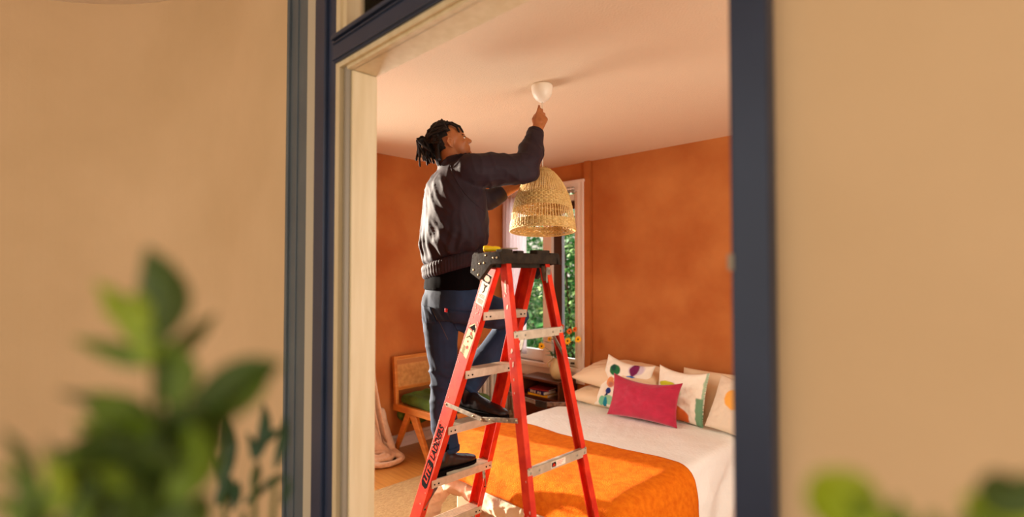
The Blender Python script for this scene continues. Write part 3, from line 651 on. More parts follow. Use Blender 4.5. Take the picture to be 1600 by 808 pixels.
# rear cross braces
for z, nm in ((1.427, 1), (.838, 0), (.30, 0)):
    x = RXX(z) + .002; y = abs(RYY(z, 1)) - .002
    o = MB().box(x - .004, x, -y, y, z - .021, z + .021).box(x - .02, x, -y + .03, y - .03, z + .019, z + .021).build('rear_brace', M['alu'] if not nm else M['alu'], lad, bevel=.001)
    rv = MB()
    for s in (-1, 1):
        for q in (.018, .075): rv.ell((x, s * (y - q), z), (.003, .006, .006), n=6)
    rv.build('rivet', M['steel'], o)
    if nm:
        for s in (-1, 1):
            zz = z - .13; MB().bar((x - .010, s * (y - .07), z - .01), (RXX(zz) - .012, s * (abs(RYY(zz, 1)) - .012), zz), .004, .018, (1, 0, 0)).build('corner_brace', M['steel'], lad)
            zz = z + .05
    elif z > .5:
        lb = MB().box(x, x + .0008, -.055, .045, z - .014, z + .014).build('brace_label', M['label'], o)
        MB().box(x + .0008, x + .0012, -.052, -.022, z - .011, z + .011).build('label_symbol', M['black'], o)
        mm = MB().add([(x + .0014, -.049, z - .007), (x + .0014, -.025, z - .007), (x + .0014, -.037, z + .008)], [(0, 1, 2)])
        for i in range(3): mm.box(x + .0008, x + .0012, -.016, .036 - .01 * i, z + .007 - i * .007, z + .009 - i * .007)
        tag(mm.build('label_print', M['red'], o), kind='stuff')
    for s in (-1, 1):
        MB().ell((RXX(z) + .001, s * (abs(RYY(z, 1)) - .012), z + .02), (.003, .006, .006), n=6).build('bolt', M['steel'], lad)
# folding spreaders outside the rails
for s in (-1, 1):
    a = Vector((FX(1.03) + .035, s * (abs(FY(1.03, 1)) + .010), 1.035)); b = Vector((RXX(1.062) - .018, s * (abs(RYY(1.062, 1)) + .012), 1.058))
    mid = a.lerp(b, .55) + Vector((0, s * .004, -.032))
    bar_ = MB().bar(a, mid, .0045, .022, (0, 0, 1)).bar(mid + Vector((0, -s * .005, 0)), b, .0045, .022, (0, 0, 1))
    o = bar_.build('spreader', M['steel'], lad, bevel=.001)
    rv = MB()
    for p in (a, b, mid, a.lerp(mid, .78), mid.lerp(b, .25), mid.lerp(b, .75)): rv.ell(p + Vector((0, s * .003, 0)), (.005, .0035, .005), n=6)
    rv.build('rivet', M['zinc'], o)
    if s > 0: MB().box(mid.x - .03, mid.x + .045, mid.y - .016, mid.y - .003, mid.z - .014, mid.z + .02).build('hinge_block', M['capm'], o, bevel=.002)
# moulded top
cp = MB().box(-.105, .105, -.205, .205, 1.765, 1.795)
cp.box(-.105, -.09, -.205, .205, 1.73, 1.77).box(.09, .105, -.205, .205, 1.745, 1.77)
cp.box(-.05, .05, -.19, .19, 1.725, 1.768)
UP = Matrix.Translation((0, 0, .021))
top = cp.build('ladder_top', M['capm'], lad, bevel=.004); top.data.transform(UP)
hl = MB()
for s in (-1, 1):
    # pentagonal cheek plates that carry the rivets
    poly = [(-.115, 1.70), (-.10, 1.79), (.0, 1.80), (.10, 1.80), (.118, 1.742), (.06, 1.742), (.035, 1.738), (-.045, 1.665)]
    o = MB().prism(poly, s * .188, s * .212).build('cheek_plate', M['capm'], lad, bevel=.003); o.data.transform(UP)
    rv = MB()
    for x, z in ((-.09, 1.715), (-.045, 1.745), (-.012, 1.748), (-.055, 1.69), (.0, 1.785), (.055, 1.772), (.08, 1.772)): rv.ell((x, s * .212, z), (.0055, .003, .0055), n=6)
    rv.build('rivet', M['zinc'], o).data.transform(UP)
for bb_ in ((.06, .105, -.20, -.13, 1.79, 1.812), (.07, .105, -.10, -.055, 1.79, 1.808), (.05, .105, .04, .135, 1.79, 1.815), (.06, .105, .14, .2, 1.79, 1.802), (-.105, -.07, -.2, -.1, 1.79, 1.80), (-.1, -.06, .0, .19, 1.79, 1.806)):
    MB().box(*bb_).build('tool_tray_edge', M['capm'], top, bevel=.004).data.transform(UP)
MB().box(RXX(1.74) - .05, RXX(1.74) - .004, .13, .15, 1.68, 1.76).build('pivot_bracket', M['steel'], lad, bevel=.002)
MB().box(RXX(1.74) + .002, RXX(1.74) + .006, .118, .15, 1.67, 1.75).build('pivot_bracket', M['steel'], lad, bevel=.001)
# labels on the near front rail: frame along the rail
def railM(z):
    p = Vector((FX(z) + .0435, FY(z, -1), z)); q = Vector((FX(z + .1) + .0435, FY(z + .1, -1), z + .1))
    up = (q - p).normalized(); n = Vector((0, -1, 0)); n = (n - up * n.dot(up)).normalized(); xr = up.cross(n).normalized()
    if xr.x < 0: xr = -xr
    m = Matrix((xr, up, n)).transposed().to_4x4(); m.translation = p + n * .0003; return m   # local x right, y along the rail, z out
def flat(mb, poly, z, M_):
    mb.rings([[(x, y, z) for x, y in poly], [(x, y, z + .0006) for x, y in poly]], M=M_)
m1 = railM(1.64)
lb = MB(); flat(lb, [(-.028, -.085), (.03, -.085), (.03, .08), (-.028, .08)], 0, m1); o = lb.build('warning_label', M['label'], lad); o['label'] = 'white warning label near the ladder top'
pr = MB(); flat(pr, [(-.025, .035), (.027, .035), (.027, .077), (-.025, .077)], .0006, m1)
def oct_(cx, cy, a, b, n=8): return [(cx + a * cos(2 * pi * (i + .5) / n), cy + b * sin(2 * pi * (i + .5) / n)) for i in range(n)]
for y, x0, x1 in ((-.032, -.012, .022), (-.039, -.022, .02), (-.046, -.022, .024), (-.058, -.02, .022), (-.064, -.023, .023), (-.070, -.021, .018), (-.076, -.02, .02)): flat(pr, [(x0, y), (x1, y), (x1, y + .0022), (x0, y + .0022)], .0006, m1)
# little climbing figure
for poly in ([(-.012, .022), (.0, .012), (.002, .016), (-.010, .027)], [(.004, .012), (.014, .026), (.018, .024), (.008, .010)], [(-.002, .01), (.006, .014), (.008, -.006), (.002, -.01)], [(.002, -.008), (-.006, -.018), (-.002, -.022), (.008, -.010)], oct_(.006, .02, .004, .004)): flat(pr, poly, .0006, m1)
tag(pr.build('label_print', M['black'], o), kind='stuff')
pi_ = MB(); flat(pi_, oct_(.001, .056, .023, .016), .0012, m1); pi_.build('label_oval', mat('peach_print', (236, 170, 140), .6), o)
m2 = railM(1.385)
lb = MB(); flat(lb, [(-.034, -.085), (.024, -.10), (.034, .03), (.030, .07), (.012, .092), (-.022, .062)], 0, m2); o = lb.build('caution_label', M['ylabel'], lad); o['label'] = 'yellow pointed caution label'
pr = MB()
flat(pr, [(-.018, .058), (.028, .048), (.027, .066), (.011, .086)], .0006, m2)
for i in range(7): flat(pr, [(-.028 + .002 * (i % 3), -.088 + i * .007 - 0), (-.002 - .003 * (i % 2), -.092 + i * .007), (-.002 - .003 * (i % 2), -.0895 + i * .007), (-.028 + .002 * (i % 3), -.0855 + i * .007)], .0006, m2)
for poly in ([(-.02, .0), (.0, .02), (.02, .01), (.018, .006), (0, .014), (-.017, -.003)], [(.016, .03), (.026, .012), (.022, .01), (.012, .028)]): flat(pr, poly, .0006, m2)
tag(pr.build('label_print', M['black'], o), kind='stuff')
pr = MB()
for cx_, cy_, a_ in ((.004, .032, .010), (-.002, -.015, .006), (.006, -.045, .010)): flat(pr, oct_(cx_, cy_, a_ * .8, a_), .0008, m2)
flat(pr, [(-.024, .058), (-.022, .05), (.01, .045), (.008, .052)], .0008, m2)
pr.build('label_symbol', M['red'], o)
def text(body, size, M_, m, name, parent, shear=0, sx=1, wt=0):
    cu = bpy.data.curves.new(name, 'FONT'); cu.body = body; cu.size = size; cu.align_x = 'CENTER'; cu.align_y = 'CENTER'; cu.extrude = .0002; cu.shear = shear; cu.offset = wt
    t = bpy.data.objects.new(name, cu); C.objects.link(t); dg = bpy.context.evaluated_depsgraph_get()
    me = bpy.data.meshes.new_from_object(t.evaluated_get(dg)); bpy.data.objects.remove(t)
    me.transform(M_ @ Matrix.Diagonal((sx, 1, 1, 1))); me.materials.clear(); me.materials.append(m)
    o = bpy.data.objects.new(name, me); C.objects.link(o); o.parent = parent; return o
rot = Matrix.Rotation(radians(90), 4, 'Z')
mo = railM(.645); mo2 = mo @ Matrix.Translation((.0, 0, .0006))
ov = MB(); flat(ov, [(-.030, -.07), (-.018, -.088), (.012, -.090), (.026, -.075), (.028, .055), (.018, .072), (-.024, .072), (-.030, .055)], 0, mo); badge = ov.build('logo_badge', M['black'], lad)
text('LITE', .048, mo @ Matrix.Translation((0, -.008, .0008)) @ rot, M['red'], 'logo_lettering', badge, .2, 1.18, .0012)['label'] = 'red letters LITE on a black badge'
mo3 = railM(.818)
text('LADDERS', .056, mo3 @ Matrix.Translation((0, .0, .0004)) @ rot, M['black'], 'logo_lettering', lad, .1, .86, .0018)['label'] = 'black letters LADDERS running up the rail'
br = MB()
for a_, b_ in (((-.036, -.12), (-.036, .12)), ((.034, -.12), (.034, .12)), ((-.036, .12), (.034, .12)), ((-.03, -.02), (.02, .035))):
    flat(br, [(a_[0], a_[1]), (a_[0] + .0015, a_[1]), (b_[0] + .0015, b_[1] + .001), (b_[0], b_[1] + .001)], .0012, mo3)
br.build('decal_edge', M['fleck'], lad)
# screwdriver lying on the top
sd_ = thing('screwdriver', 'yellow handled screwdriver lying on the black ladder top', 'screwdriver', (-1.915, 1.745, 1.8415), radians(38))
hp = [(.004, -.002), (.013, .0), (.0155, .008), (.015, .03), (.012, .045), (.0135, .06), (.010, .078), (.007, .084), (.002, .085)]
MB().lathe([(r, z) for r, z in hp], 14, M=Matrix.Rotation(radians(90), 4, 'Y')).build('handle', M['yellow'], sd_, True)
MB().lathe([(.0034, .08), (.0034, .15), (.005, .165), (.001, .172)], 8, M=Matrix.Rotation(radians(90), 4, 'Y')).build('shaft', M['alu'], sd_, True)

# ---------------------------------------------------------------- pendant lamp
LP = (-2.089, 2.388)
M['strawl'] = mat('pale_seagrass', (238, 206, 140), .55, (216, 174, 104), 60, (.3, .7))
pl = thing('pendant_lamp', 'woven seagrass bell pendant hanging by a white cord from the ceiling', 'lamp', (LP[0], LP[1], CH))
MB().lathe([(.062, -.001), (.0655, -.006), (.066, -.02), (.063, -.045), (.054, -.07), (.040, -.09), (.022, -.103), (.006, -.106)], 40).build('ceiling_canopy', M['canopy'], pl, True)
TOPZ = 2.345 - CH
MB().tube([(0, 0, -.10), (.001, .001, -.3), (0, .003, -.46), (0, 0, TOPZ - .03)], .0028, 8).build('cord', M['cordm'], pl, True)
TM = Matrix.Translation((0, 0, TOPZ)) @ Matrix.Rotation(radians(5.5), 4, Vector((-.7129, -.7013, 0)))
prof = [(0, .05), (-.012, .072), (-.045, .100), (-.078, .122), (-.12, .143), (-.165, .160), (-.21, .172), (-.255, .181), (-.30, .188), (-.345, .194), (-.372, .197)]
def pr_(z):
    for (z0, r0), (z1, r1) in zip(prof, prof[1:]):
        if z >= z1: return r0 + (r1 - r0) * (z - z0) / (z1 - z0)
    return prof[-1][1]
NS = 72
st = MB()
for i in range(NS):
    a = 2 * pi * i / NS + R.uniform(-.012, .012); pts = []
    for k in range(15):
        z = -.372 * k / 14; rr = pr_(z) + .0012 + R.uniform(-.0008, .0008); aa = a + R.uniform(-.008, .008); pts.append((rr * cos(aa), rr * sin(aa), z))
    st.tube(pts, .0024, 5, M=TM)
MB().lathe([(.050, .0), (.056, .006), (.056, -.006), (.046, -.008), (.044, .004)], 30, M=TM).build('shade_collar', M['straw'], pl, True)
tag(st.build('shade_stakes', M['strawl'], pl, True), kind='stuff')
def ringrow(mb, z, rt, wob, th, tilt=0):
    n = NS * 2; ph = R.choice((0, 1)); pts = []
    zz = R.uniform(0, 6)
    for j in range(n):
        a = 2 * pi * j / n; o = wob * (1 if (j // 2 + ph) % 2 else -1) * (1 if j % 2 else .4)
        zl = z + .0012 * sin(3 * a + zz) + R.uniform(-.0007, .0007); r = pr_(zl) + o
        pts.append((r * cos(a), r * sin(a), zl))
    mb.tube(pts, th, 4, M=TM, closed=True)
bands = {'upper_weave': ([-.004 - i * .0050 for i in range(14)] + [-.076 - i * .0062 for i in range(12)], .0022, .0019),
         'middle_weave': ([-.152 - i * .0052 for i in range(18)], .0036, .0032),
         'lower_weave': ([-.275, -.279], .0012, .0011),
         'rim_weave': ([-.318 - i * .0050 for i in range(11)], .0034, .0030)}
for nm, (zs, wob, th) in bands.items():
    mb = MB()
    for z in zs: ringrow(mb, z, 0, wob, th)
    tag(mb.build(nm, M['straw'], pl, True), kind='stuff')
# zigzag twine of the open band
tw = MB()
for d in (1, -1):
    pts = [((pr_(-.29 - .022 * (j % 2)) + .002) * cos(2 * pi * j / NS * d), (pr_(-.29) + .002) * sin(2 * pi * j / NS * d), -.284 - .03 * (j % 2)) for j in range(NS)]
    tw.tube(pts, .0009, 4, M=TM, closed=True)
tag(tw.build('twine_zigzag', M['straw'], pl), kind='stuff')
rimb = MB()
for k in range(3):
    pts = [((.198 + .003 * sin(30 * a + k * 2.1)) * cos(a), (.198 + .003 * sin(30 * a + k * 2.1)) * sin(a), -.373 + .003 * cos(30 * a + k * 2.1)) for a in [2 * pi * j / 160 for j in range(160)]]
    rimb.tube(pts, .003, 5, M=TM, closed=True)
rimb.build('braided_rim', M['straw'], pl, True)
lo = MB()
for a0, rr, hh in ((.3, .03, .03), (1.4, .026, .022), (2.6, .034, .026)):
    lo.tube([(rr * cos(a0 + t) * (1 if i else 1), rr * sin(a0 + t), .004 + hh * sin(pi * i / 8)) for i in range(9) for t in [2.6 * i / 8]], .0028, 6, M=TM)
for q_ in (-.02, .018): lo.tube([(q_, -.03, .0), (q_ * .6, -.012, .022), (0, 0, .036), (-q_ * .5, .012, .02), (-q_, .03, 0)], .0022, 6, M=TM)
lo.tube([(.05, 0, 0), (.02, .01, .016), (0, 0, .02), (-.03, -.02, .012), (-.05, -.01, 0)], .0025, 6, M=TM)
lo.build('hanging_loop', M['straw'], pl, True)
MB().lathe([(.018, -.03), (.020, -.04), (.020, -.085), (.014, -.09)], 16, M=Matrix.Translation((0, 0, TOPZ))).build('lamp_holder', M['canopy'], pl, True)

# ---------------------------------------------------------------- the man on the ladder
CR, CU, CD = Vector((.7129, .7013, 0)), Vector((0, 0, 1)), Vector((-.7013, .7129, 0))
def V(*a): return Vector(a)
def oval(c, yaw, a, b, tilt=(0, 0), n=28, pw=2.3):
    rx, ry = Vector((cos(yaw), sin(yaw), 0)), Vector((-sin(yaw), cos(yaw), 0)); out = []
    for i in range(n):
        t = 2 * pi * i / n; ct, st_ = cos(t), sin(t)
        x = a * (abs(ct) ** (2 / pw)) * (1 if ct >= 0 else -1); y = b * (abs(st_) ** (2 / pw)) * (1 if st_ >= 0 else -1)
        o = rx * x + ry * y; out.append(Vector(c) + o + Vector((0, 0, tilt[0] * o.x + tilt[1] * o.y)))
    return out
YW = radians(-8)
hipL, hipR = V(-2.385, 1.83, 1.545), V(-2.215, 1.89, 1.545)
kneeL, ankL = V(-2.355, 1.84, 1.13), V(-2.335, 1.845, .70)
kneeR, ankR = V(-2.235, 2.32, 1.455), V(-2.325, 1.975, 1.055)
shL, shR = V(-2.455, 1.97, 2.235), V(-2.16, 1.885, 2.285)
elR, wrR = V(-2.015, 2.165, 2.318), V(-2.042, 2.290, 2.572)
elL, wrL = V(-2.36, 2.18, 2.165), V(-2.205, 2.385, 2.315)
hc = V(-2.329, 1.868, 2.461)
# head frame: looks to the right of the picture, tipped back
pt = radians(24)
hf = (CR * cos(pt) + CU * sin(pt) + CD * .10).normalized(); hl = (CD - hf * CD.dot(hf)).normalized(); hu = hf.cross(hl); hu = hu if hu.z > 0 else -hu
HM = Matrix((hf, hl, hu)).transposed().to_4x4(); HM.translation = hc
HR = HM.to_3x3()
def H(*p): return HM @ Vector(p)
b = MB()
# cranium, face, jaw, neck
b.ell(H(-.008, 0, .028), (.094, .074, .084), Rm=HR); b.ell(H(.032, 0, -.02), (.060, .060, .080), Rm=HR)
b.ell(H(.040, 0, -.072), (.046, .047, .036), Rm=HR); b.ell(H(.070, 0, -.092), (.020, .024, .018), Rm=HR)
b.ell(H(.058, 0, .035), (.034, .052, .045), Rm=HR)
b.cap(H(.082, .026, .012), H(.082, -.026, .012), .011, .011); b.ell(H(.066, .038, -.028), (.022, .018, .018), Rm=HR); b.ell(H(.066, -.038, -.028), (.022, .018, .018), Rm=HR)
b.cap(H(.084, 0, .012), H(.106, 0, -.026), .008, .013); b.ell(H(.096, .010, -.032), (.010, .009, .008), Rm=HR); b.ell(H(.096, -.010, -.032), (.010, .009, .008), Rm=HR)
b.cap(H(.086, .014, -.054), H(.086, -.014, -.054), .008, .008); b.cap(H(.083, .012, -.066), H(.083, -.012, -.066), .009, .009)
for s in (1, -1):
    ear = [(-.004, s * .070, -.044), (-.016, s * .080, -.026), (-.022, s * .087, -.002), (-.010, s * .089, .016), (.006, s * .083, .010), (.008, s * .076, -.010)]
    b.tube([H(*p) for p in ear], [.006, .0065, .0065, .006, .0055, .004], 8); b.ell(H(-.004, s * .074, -.012), (.012, .006, .020), Rm=HR)
b.cap(H(-.030, 0, -.045), V(-2.335, 1.875, 2.31), .060, .066)
# trunk
b.rings([oval((-2.31, 1.865, 1.47), YW, .15, .11), oval((-2.31, 1.865, 1.58), YW, .165, .12), oval((-2.31, 1.87, 1.78), YW, .145, .10), oval((-2.31, 1.88, 2.0), YW, .165, .115), oval((-2.315, 1.89, 2.2), YW, .165, .105), oval((-2.325, 1.885, 2.32), YW, .08, .07)])
b.chain([V(-2.33, 1.89, 2.24), shL, elL, wrL], [.085, .06, .045, .030]); b.chain([V(-2.30, 1.885, 2.25), shR, elR, wrR], [.085, .062, .046, .030])
b.chain([hipL, kneeL, ankL], [.085, .058, .040]); b.chain([hipR, kneeR, ankR], [.085, .060, .042])
def hand(b, W, F, S, curls, thumb, sc=1.0, spread=.0):
    """W wrist, F towards the knuckles, S towards the thumb side, palm normal N = side the fingers close to"""
    F = F.normalized(); S = (S - F * S.dot(F)).normalized(); N = HAND[0] * F.cross(S)
    offs = [.030, .010, -.010, -.028]; lens = [(.044, .027, .020), (.048, .030, .021), (.044, .028, .020), (.034, .021, .018)]; ml = [.086, .088, .082, .074]; rad = [.0098, .0100, .0095, .0085]
    for i in range(4):
        k = W + F * ml[i] * sc + S * offs[i] * sc
        b.cap(W + S * offs[i] * .55 * sc, k, .0165 * sc, .0125 * sc, 12)
        a = 0; p = k
        for j in range(3):
            a += curls[i][j]; d = F * cos(a) + N * sin(a) + S * spread * (1.5 - i) * .1; q = p + d.normalized() * lens[i][j] * sc
            b.cap(p, q, rad[i] * sc * (1 - .10 * j), rad[i] * sc * (.92 - .10 * j), 10); p = q
    b.ell(W + F * .045 * sc + N * .006, (.030 * sc,) * 3 if False else (.026 * sc, .026 * sc, .026 * sc), n=8)
    p = W + F * .018 * sc + S * .020 * sc
    for (df, ds, dn), L, r0, r1 in zip(thumb, (.042, .034, .027), (.0150, .0115, .0105), (.0115, .0105, .0085)):
        q = p + (F * df + S * ds + N * dn).normalized() * L * sc; b.cap(p, q, r0 * sc, r1 * sc, 10); p = q
HAND = [1]
# right hand pinching the cord just below the canopy; left hand steadying the top of the shade
FR = CR * .30 + CU * .90 + CD * .25; SR = CR * -.80 + CU * .30 + CD * -.1
Nn = FR.normalized().cross(SR); HAND[0] = 1 if Nn.dot(CD) > 0 else -1
b.cap(wrR - V(0, 0, .03), wrR + FR.normalized() * .012, .030, .026)
hand(b, wrR + FR.normalized() * .01, FR, SR, [(.12, .50, .45), (.40, .95, .6), (.62, 1.2, .8), (.8, 1.3, .9)], [(.8, .45, .35), (.98, -.10, .30), (.98, -.30, .15)], 1.04, .3)
FL = (V(-2.092, 2.395, 2.375) - wrL); SL = CU * 1 + CR * -.2; Nn = FL.normalized().cross(SL); HAND[0] = 1 if Nn.dot(-CD) > 0 else -1
hand(b, wrL, FL, SL, [(.5, .8, .5), (.6, .9, .6), (.7, 1.0, .6), (.8, 1.0, .7)], [(.6, .6, .6), (.9, .2, .6), (.9, .0, .5)], .95)
person = blob('person', b, .0058, M['skin'], None, 3)
tag(person, 'man in dark jacket and jeans standing on the ladder reaching up to the lamp', 'person')
def child(o): o.parent = person; return o
local(person, (-2.3, 1.87, .62))
PI_ = Matrix.Translation((2.3, -1.87, -.62))
def attach(o, par=None):
    o.data.transform(PI_); o.parent = par or person; return o
# eyes, brows
e = MB()
for s in (1, -1): e.ell(H(.0775, s * .030, -.004), (.009, .010, .0055), Rm=HR, n=8)
attach(e.build('eye', M['label'], None, True))
e = MB()
for s in (1, -1): e.ell(H(.0845, s * .031, -.003), (.0030, .0042, .0042), Rm=HR, n=7); e.cap(H(.084, s * .018, .014), H(.078, s * .046, .013), .0045, .003, 8); e.cap(H(.090, s * .022, .002), H(.082, s * .044, -.001), .0022, .002, 6)
attach(e.build('eyebrow', M['hair'], None, True))
# hair
cap_ = MB(); cr_, rr_ = (-.010, 0, .031), (.100, .0795, .090)
g = []; nn_ = 56
for i in range(nn_ + 1):
    for j in range(96):
        t = pi * i / nn_; a = 2 * pi * j / 96; g.append((cr_[0] + rr_[0] * sin(t) * cos(a), cr_[1] + rr_[1] * sin(t) * sin(a), cr_[2] + rr_[2] * cos(t)))
fs = []
def hk(p):
    x, y, z = p; side = abs(y) > .045
    if x > .030 - (.010 if side else 0) and z < .104: return False
    if x > -.002 and z < .050: return False
    if x <= -.002 and x > -.042 and z < .030: return False
    return z > -.045
for i in range(nn_):
    for j in range(96):
        q = (i * 96 + j, i * 96 + (j + 1) % 96, (i + 1) * 96 + (j + 1) % 96, (i + 1) * 96 + j)
        c_ = [sum(g[k][m_] for k in q) / 4 for m_ in range(3)]
        if hk(c_): fs.append(q)
cap_.add([H(*p) for p in g], fs)
hr = random.Random(11)
def ondir(d, o): d = d.normalized(); return Vector((cr_[0] + (rr_[0] + o) * d.x, cr_[1] + (rr_[1] + o) * d.y, cr_[2] + (rr_[2] + o) * d.z))
tie = Vector((-.985, 0, .30)).normalized()
def rope(mb, pts, r0):
    P_ = [Vector(p) for p in pts]; out = []; rr = []
    for i in range(len(P_) - 1):
        for k in range(3): out.append(P_[i].lerp(P_[i + 1], k / 3)); rr.append(r0 * hr.uniform(.78, 1.18))
    out.append(P_[-1]); rr.append(r0 * .55); mb.tube([H(*p) for p in out], rr, 7)
lk = MB()
for i in range(25):
    ph = radians(-100 + 200 * i / 24); aa = abs(ph)
    fx = .40 if aa < .8 else (.12 if aa < 1.3 else -.40)
    st_ = Vector((fx + hr.uniform(-.05, .05), sin(ph), cos(ph) * (1 if aa < 1.3 else 1) - (.0 if aa < 1.4 else .05))).normalized(); pts = []
    for k in range(10):
        t = k / 9; d = st_.lerp(tie, t); pts.append(ondir(d, .007 + .005 * hr.random() + .004 * sin(k * 2.1 + i)))
    rope(lk, pts, .0088)
for i in range(14):   # second row
    ph = radians(-75 + 150 * i / 13); st_ = Vector((.15, sin(ph), cos(ph))).normalized()
    rope(lk, [ondir(st_.lerp(tie, k / 7), .016 + .006 * hr.random() + .005 * sin(k * 1.9 + i * 2)) for k in range(8)], .0088)
T_ = ondir(tie, .014)
for i in range(12):   # knot
    a = 2 * pi * i / 12; lk.ell(H(*(T_ + Vector((-.004, .018 * cos(a), .018 * sin(a))))), (.014, .012, .014), n=8)
wu = HR.inverted() @ Vector((0, 0, 1))
for i in range(40):   # loose ends falling from the tie
    a = hr.uniform(0, 2 * pi); o = Vector((-1, 0, .25)) * hr.uniform(-.01, .060) + Vector((0, cos(a), 0)) * hr.uniform(.0, .038) + wu * hr.uniform(-.01, .034)
    L = hr.uniform(.06, .150); p0 = T_ + Vector((0, .012 * cos(a), .012 * sin(a))); p1 = T_ + o
    fwd = Vector((1, 0, 0)) * hr.uniform(-.02, .085)
    pts = [p0, p0.lerp(p1, .6) + wu * .012, p1] + [p1 - wu * L * t + fwd * t + Vector((0, .008 * cos(a) * t, 0)) for t in (.25, .5, .75, 1)]
    rope(lk, pts, hr.uniform(.0055, .0072))
for (sy, x0, z0, x1, z1) in ((-.040, .050, .090, .082, .020), (-.050, .036, .088, .060, .026), (.040, .050, .088, .084, .03)):
    rope(lk, [(x0 - .03, sy * .7, z0 + .030), (x0, sy, z0 + .012), ((x0 + x1) / 2 + .014, sy * 1.22, (z0 + z1) / 2 + .006), (x1 + .004, sy * 1.25, z1)], .0062)
for i in range(12):   # short ones at the nape
    y = -.06 + .12 * i / 11; p = Vector((-.06 - .03 * cos(y * 20), y, -.01)); rope(lk, [p + Vector((0, 0, .03)), p + Vector((-.012, 0, .0)), p - wu * .05 + Vector((-.004, 0, 0)), p - wu * hr.uniform(.07, .10) + Vector((.01, 0, 0))], .0065)
cap_.v, cap_.f = cap_.v, cap_.f
hb = attach(cap_.build('hair', M['hair'], None, True)); tag(attach(lk.build('dreadlocks', M['hair'], None, True), None), kind='stuff')['label'] = 'black dreadlocks tied at the back of the head'
# jacket
j = MB()
TL = (.20, .20)
j.rings([oval((-2.312, 1.868, 1.79), YW, .165, .125, TL), oval((-2.308, 1.87, 1.83), YW, .20, .158, TL), oval((-2.305, 1.872, 1.90), YW, .212, .170, (.12, .12)), oval((-2.305, 1.875, 2.02), YW, .214, .170), oval((-2.31, 1.88, 2.14), YW, .205, .158), oval((-2.315, 1.882, 2.23), YW, .185, .140), oval((-2.32, 1.882, 2.30), YW, .13, .105, (.1, .1)), oval((-2.325, 1.875, 2.345), YW, .078, .072, (.25, .25))])
j.chain([V(-2.30, 1.88, 2.20), shR + V(0, 0, .0), shR.lerp(elR, .5), elR + V(.0, -.01, -.005), elR.lerp(wrR, .55), wrR + V(-.01, -.015, -.045)], [.115, .098, .094, .088, .068, .050])
j.chain([V(-2.34, 1.89, 2.18), shL, shL.lerp(elL, .5), elL, elL.lerp(wrL, .26)], [.115, .090, .074, .060, .056])
j.rings([oval(V(-2.325, 1.872, 2.33), 0, .082, .080, (.30, .30)), oval(V(-2.315, 1.880, 2.375), 0, .092, .090, (.24, .24))])
def jd(p, n):
    q = Vector((p.x * 1.0 + p.z * .35, p.y + p.z * .25, p.z * .55)); r1 = 1 - abs(noise.noise(q * 7.5)); r2 = 1 - abs(noise.noise(Vector((p.x * 14 + p.z * 8, p.y * 14, p.z * 4 + 3))))
    low = max(0, 1 - abs(p.z - 1.86) / .14); ang = atan2(p.y - 1.87, p.x + 2.31)
    arm = max(0, min(1, (p.y - 2.02) / .08)) if p.x > -2.2 else 0
    return (.006 if p.z > 2.0 else .006 + .05 * min(.14, 2.0 - p.z)) * (r1 ** 5 - .3) + .005 * (r2 ** 6 - .2) + low * .006 * sin(17 * ang + 9 * noise.noise(p * 5) + p.z * 14) + .006 * fbm(p, 3) + arm * .006 * sin(p.z * 45 + p.x * 35 + 3 * noise.noise(p * 6))
jk = blob('jacket', j, .0085, M['jacket'], None, 3, jd); attach(jk)
hb_ = MB(); rgs = []
for k in range(9):
    t = k / 8; ring = oval((-2.314, 1.866, 1.725 + .085 * t), YW, .176 + .014 * sin(pi * t) + .012 * t, .137 + .012 * sin(pi * t) + .010 * t, TL, n=220)
    c0 = Vector((-2.314, 1.866, 0)); out = []
    for i, p in enumerate(ring):
        d = Vector((p.x - c0.x, p.y - c0.y, 0)).normalized(); out.append(p + d * (.0024 * sin(i * 2 * pi / 220 * 55 + 2 * noise.noise(p * 5)) + .003 * sin(pi * t * 3)))
    rgs.append(out)
hb_.rings(rgs); attach(hb_.build('hem_band', M['jacket'], None, True), jk)['label'] = 'ribbed elastic hem band of the jacket'
cu_ = MB(); ax = (wrR - elR).normalized()
c0 = wrR + V(-.008, -.012, -.030); cu_.tube([c0 - ax * .030, c0 - ax * .026, c0, c0 + ax * .022, c0 + ax * .024, c0 + ax * .016], [.040, .049, .048, .050, .045, .036], 24); attach(cu_.build('cuff', M['jacket'], None, True), jk)
# seam lines
from mathutils.bvhtree import BVHTree
def tree(o, w2l=True):
    vs = [o.matrix_basis @ v.co if False else v.co - PI_.translation for v in o.data.vertices]; return BVHTree.FromPolygons(vs, [tuple(p.vertices) for p in o.data.polygons])
def onto(T, p, d, off):
    h = T.ray_cast(Vector(p) - d * .6, d)
    return (h[0] - d * off) if h[0] is not None else Vector(p)
def cpt(px, py, dep):  # helper in metres: right, up and away from a reference point on his back
    return V(-2.31, 1.87, 2.0) + CR * px + CU * py + CD * dep
T = tree(jk)
def seam(T, a, b, mid, r, name, m, par, n=26):
    pts = []
    for i in range(n):
        t = i / (n - 1); x = (1 - t) ** 2 * a[0] + 2 * t * (1 - t) * mid[0] + t * t * b[0]; y = (1 - t) ** 2 * a[1] + 2 * t * (1 - t) * mid[1] + t * t * b[1]
        pts.append(onto(T, cpt(x, y, 0), CD, r * .3))
    return attach(MB().tube(pts, r, 5).build(name, m, None, True), par)
seam(T, (-.005, .315), (.185, .06), (.05, .14), .0022, 'sleeve_seam', M['jacket'], jk)
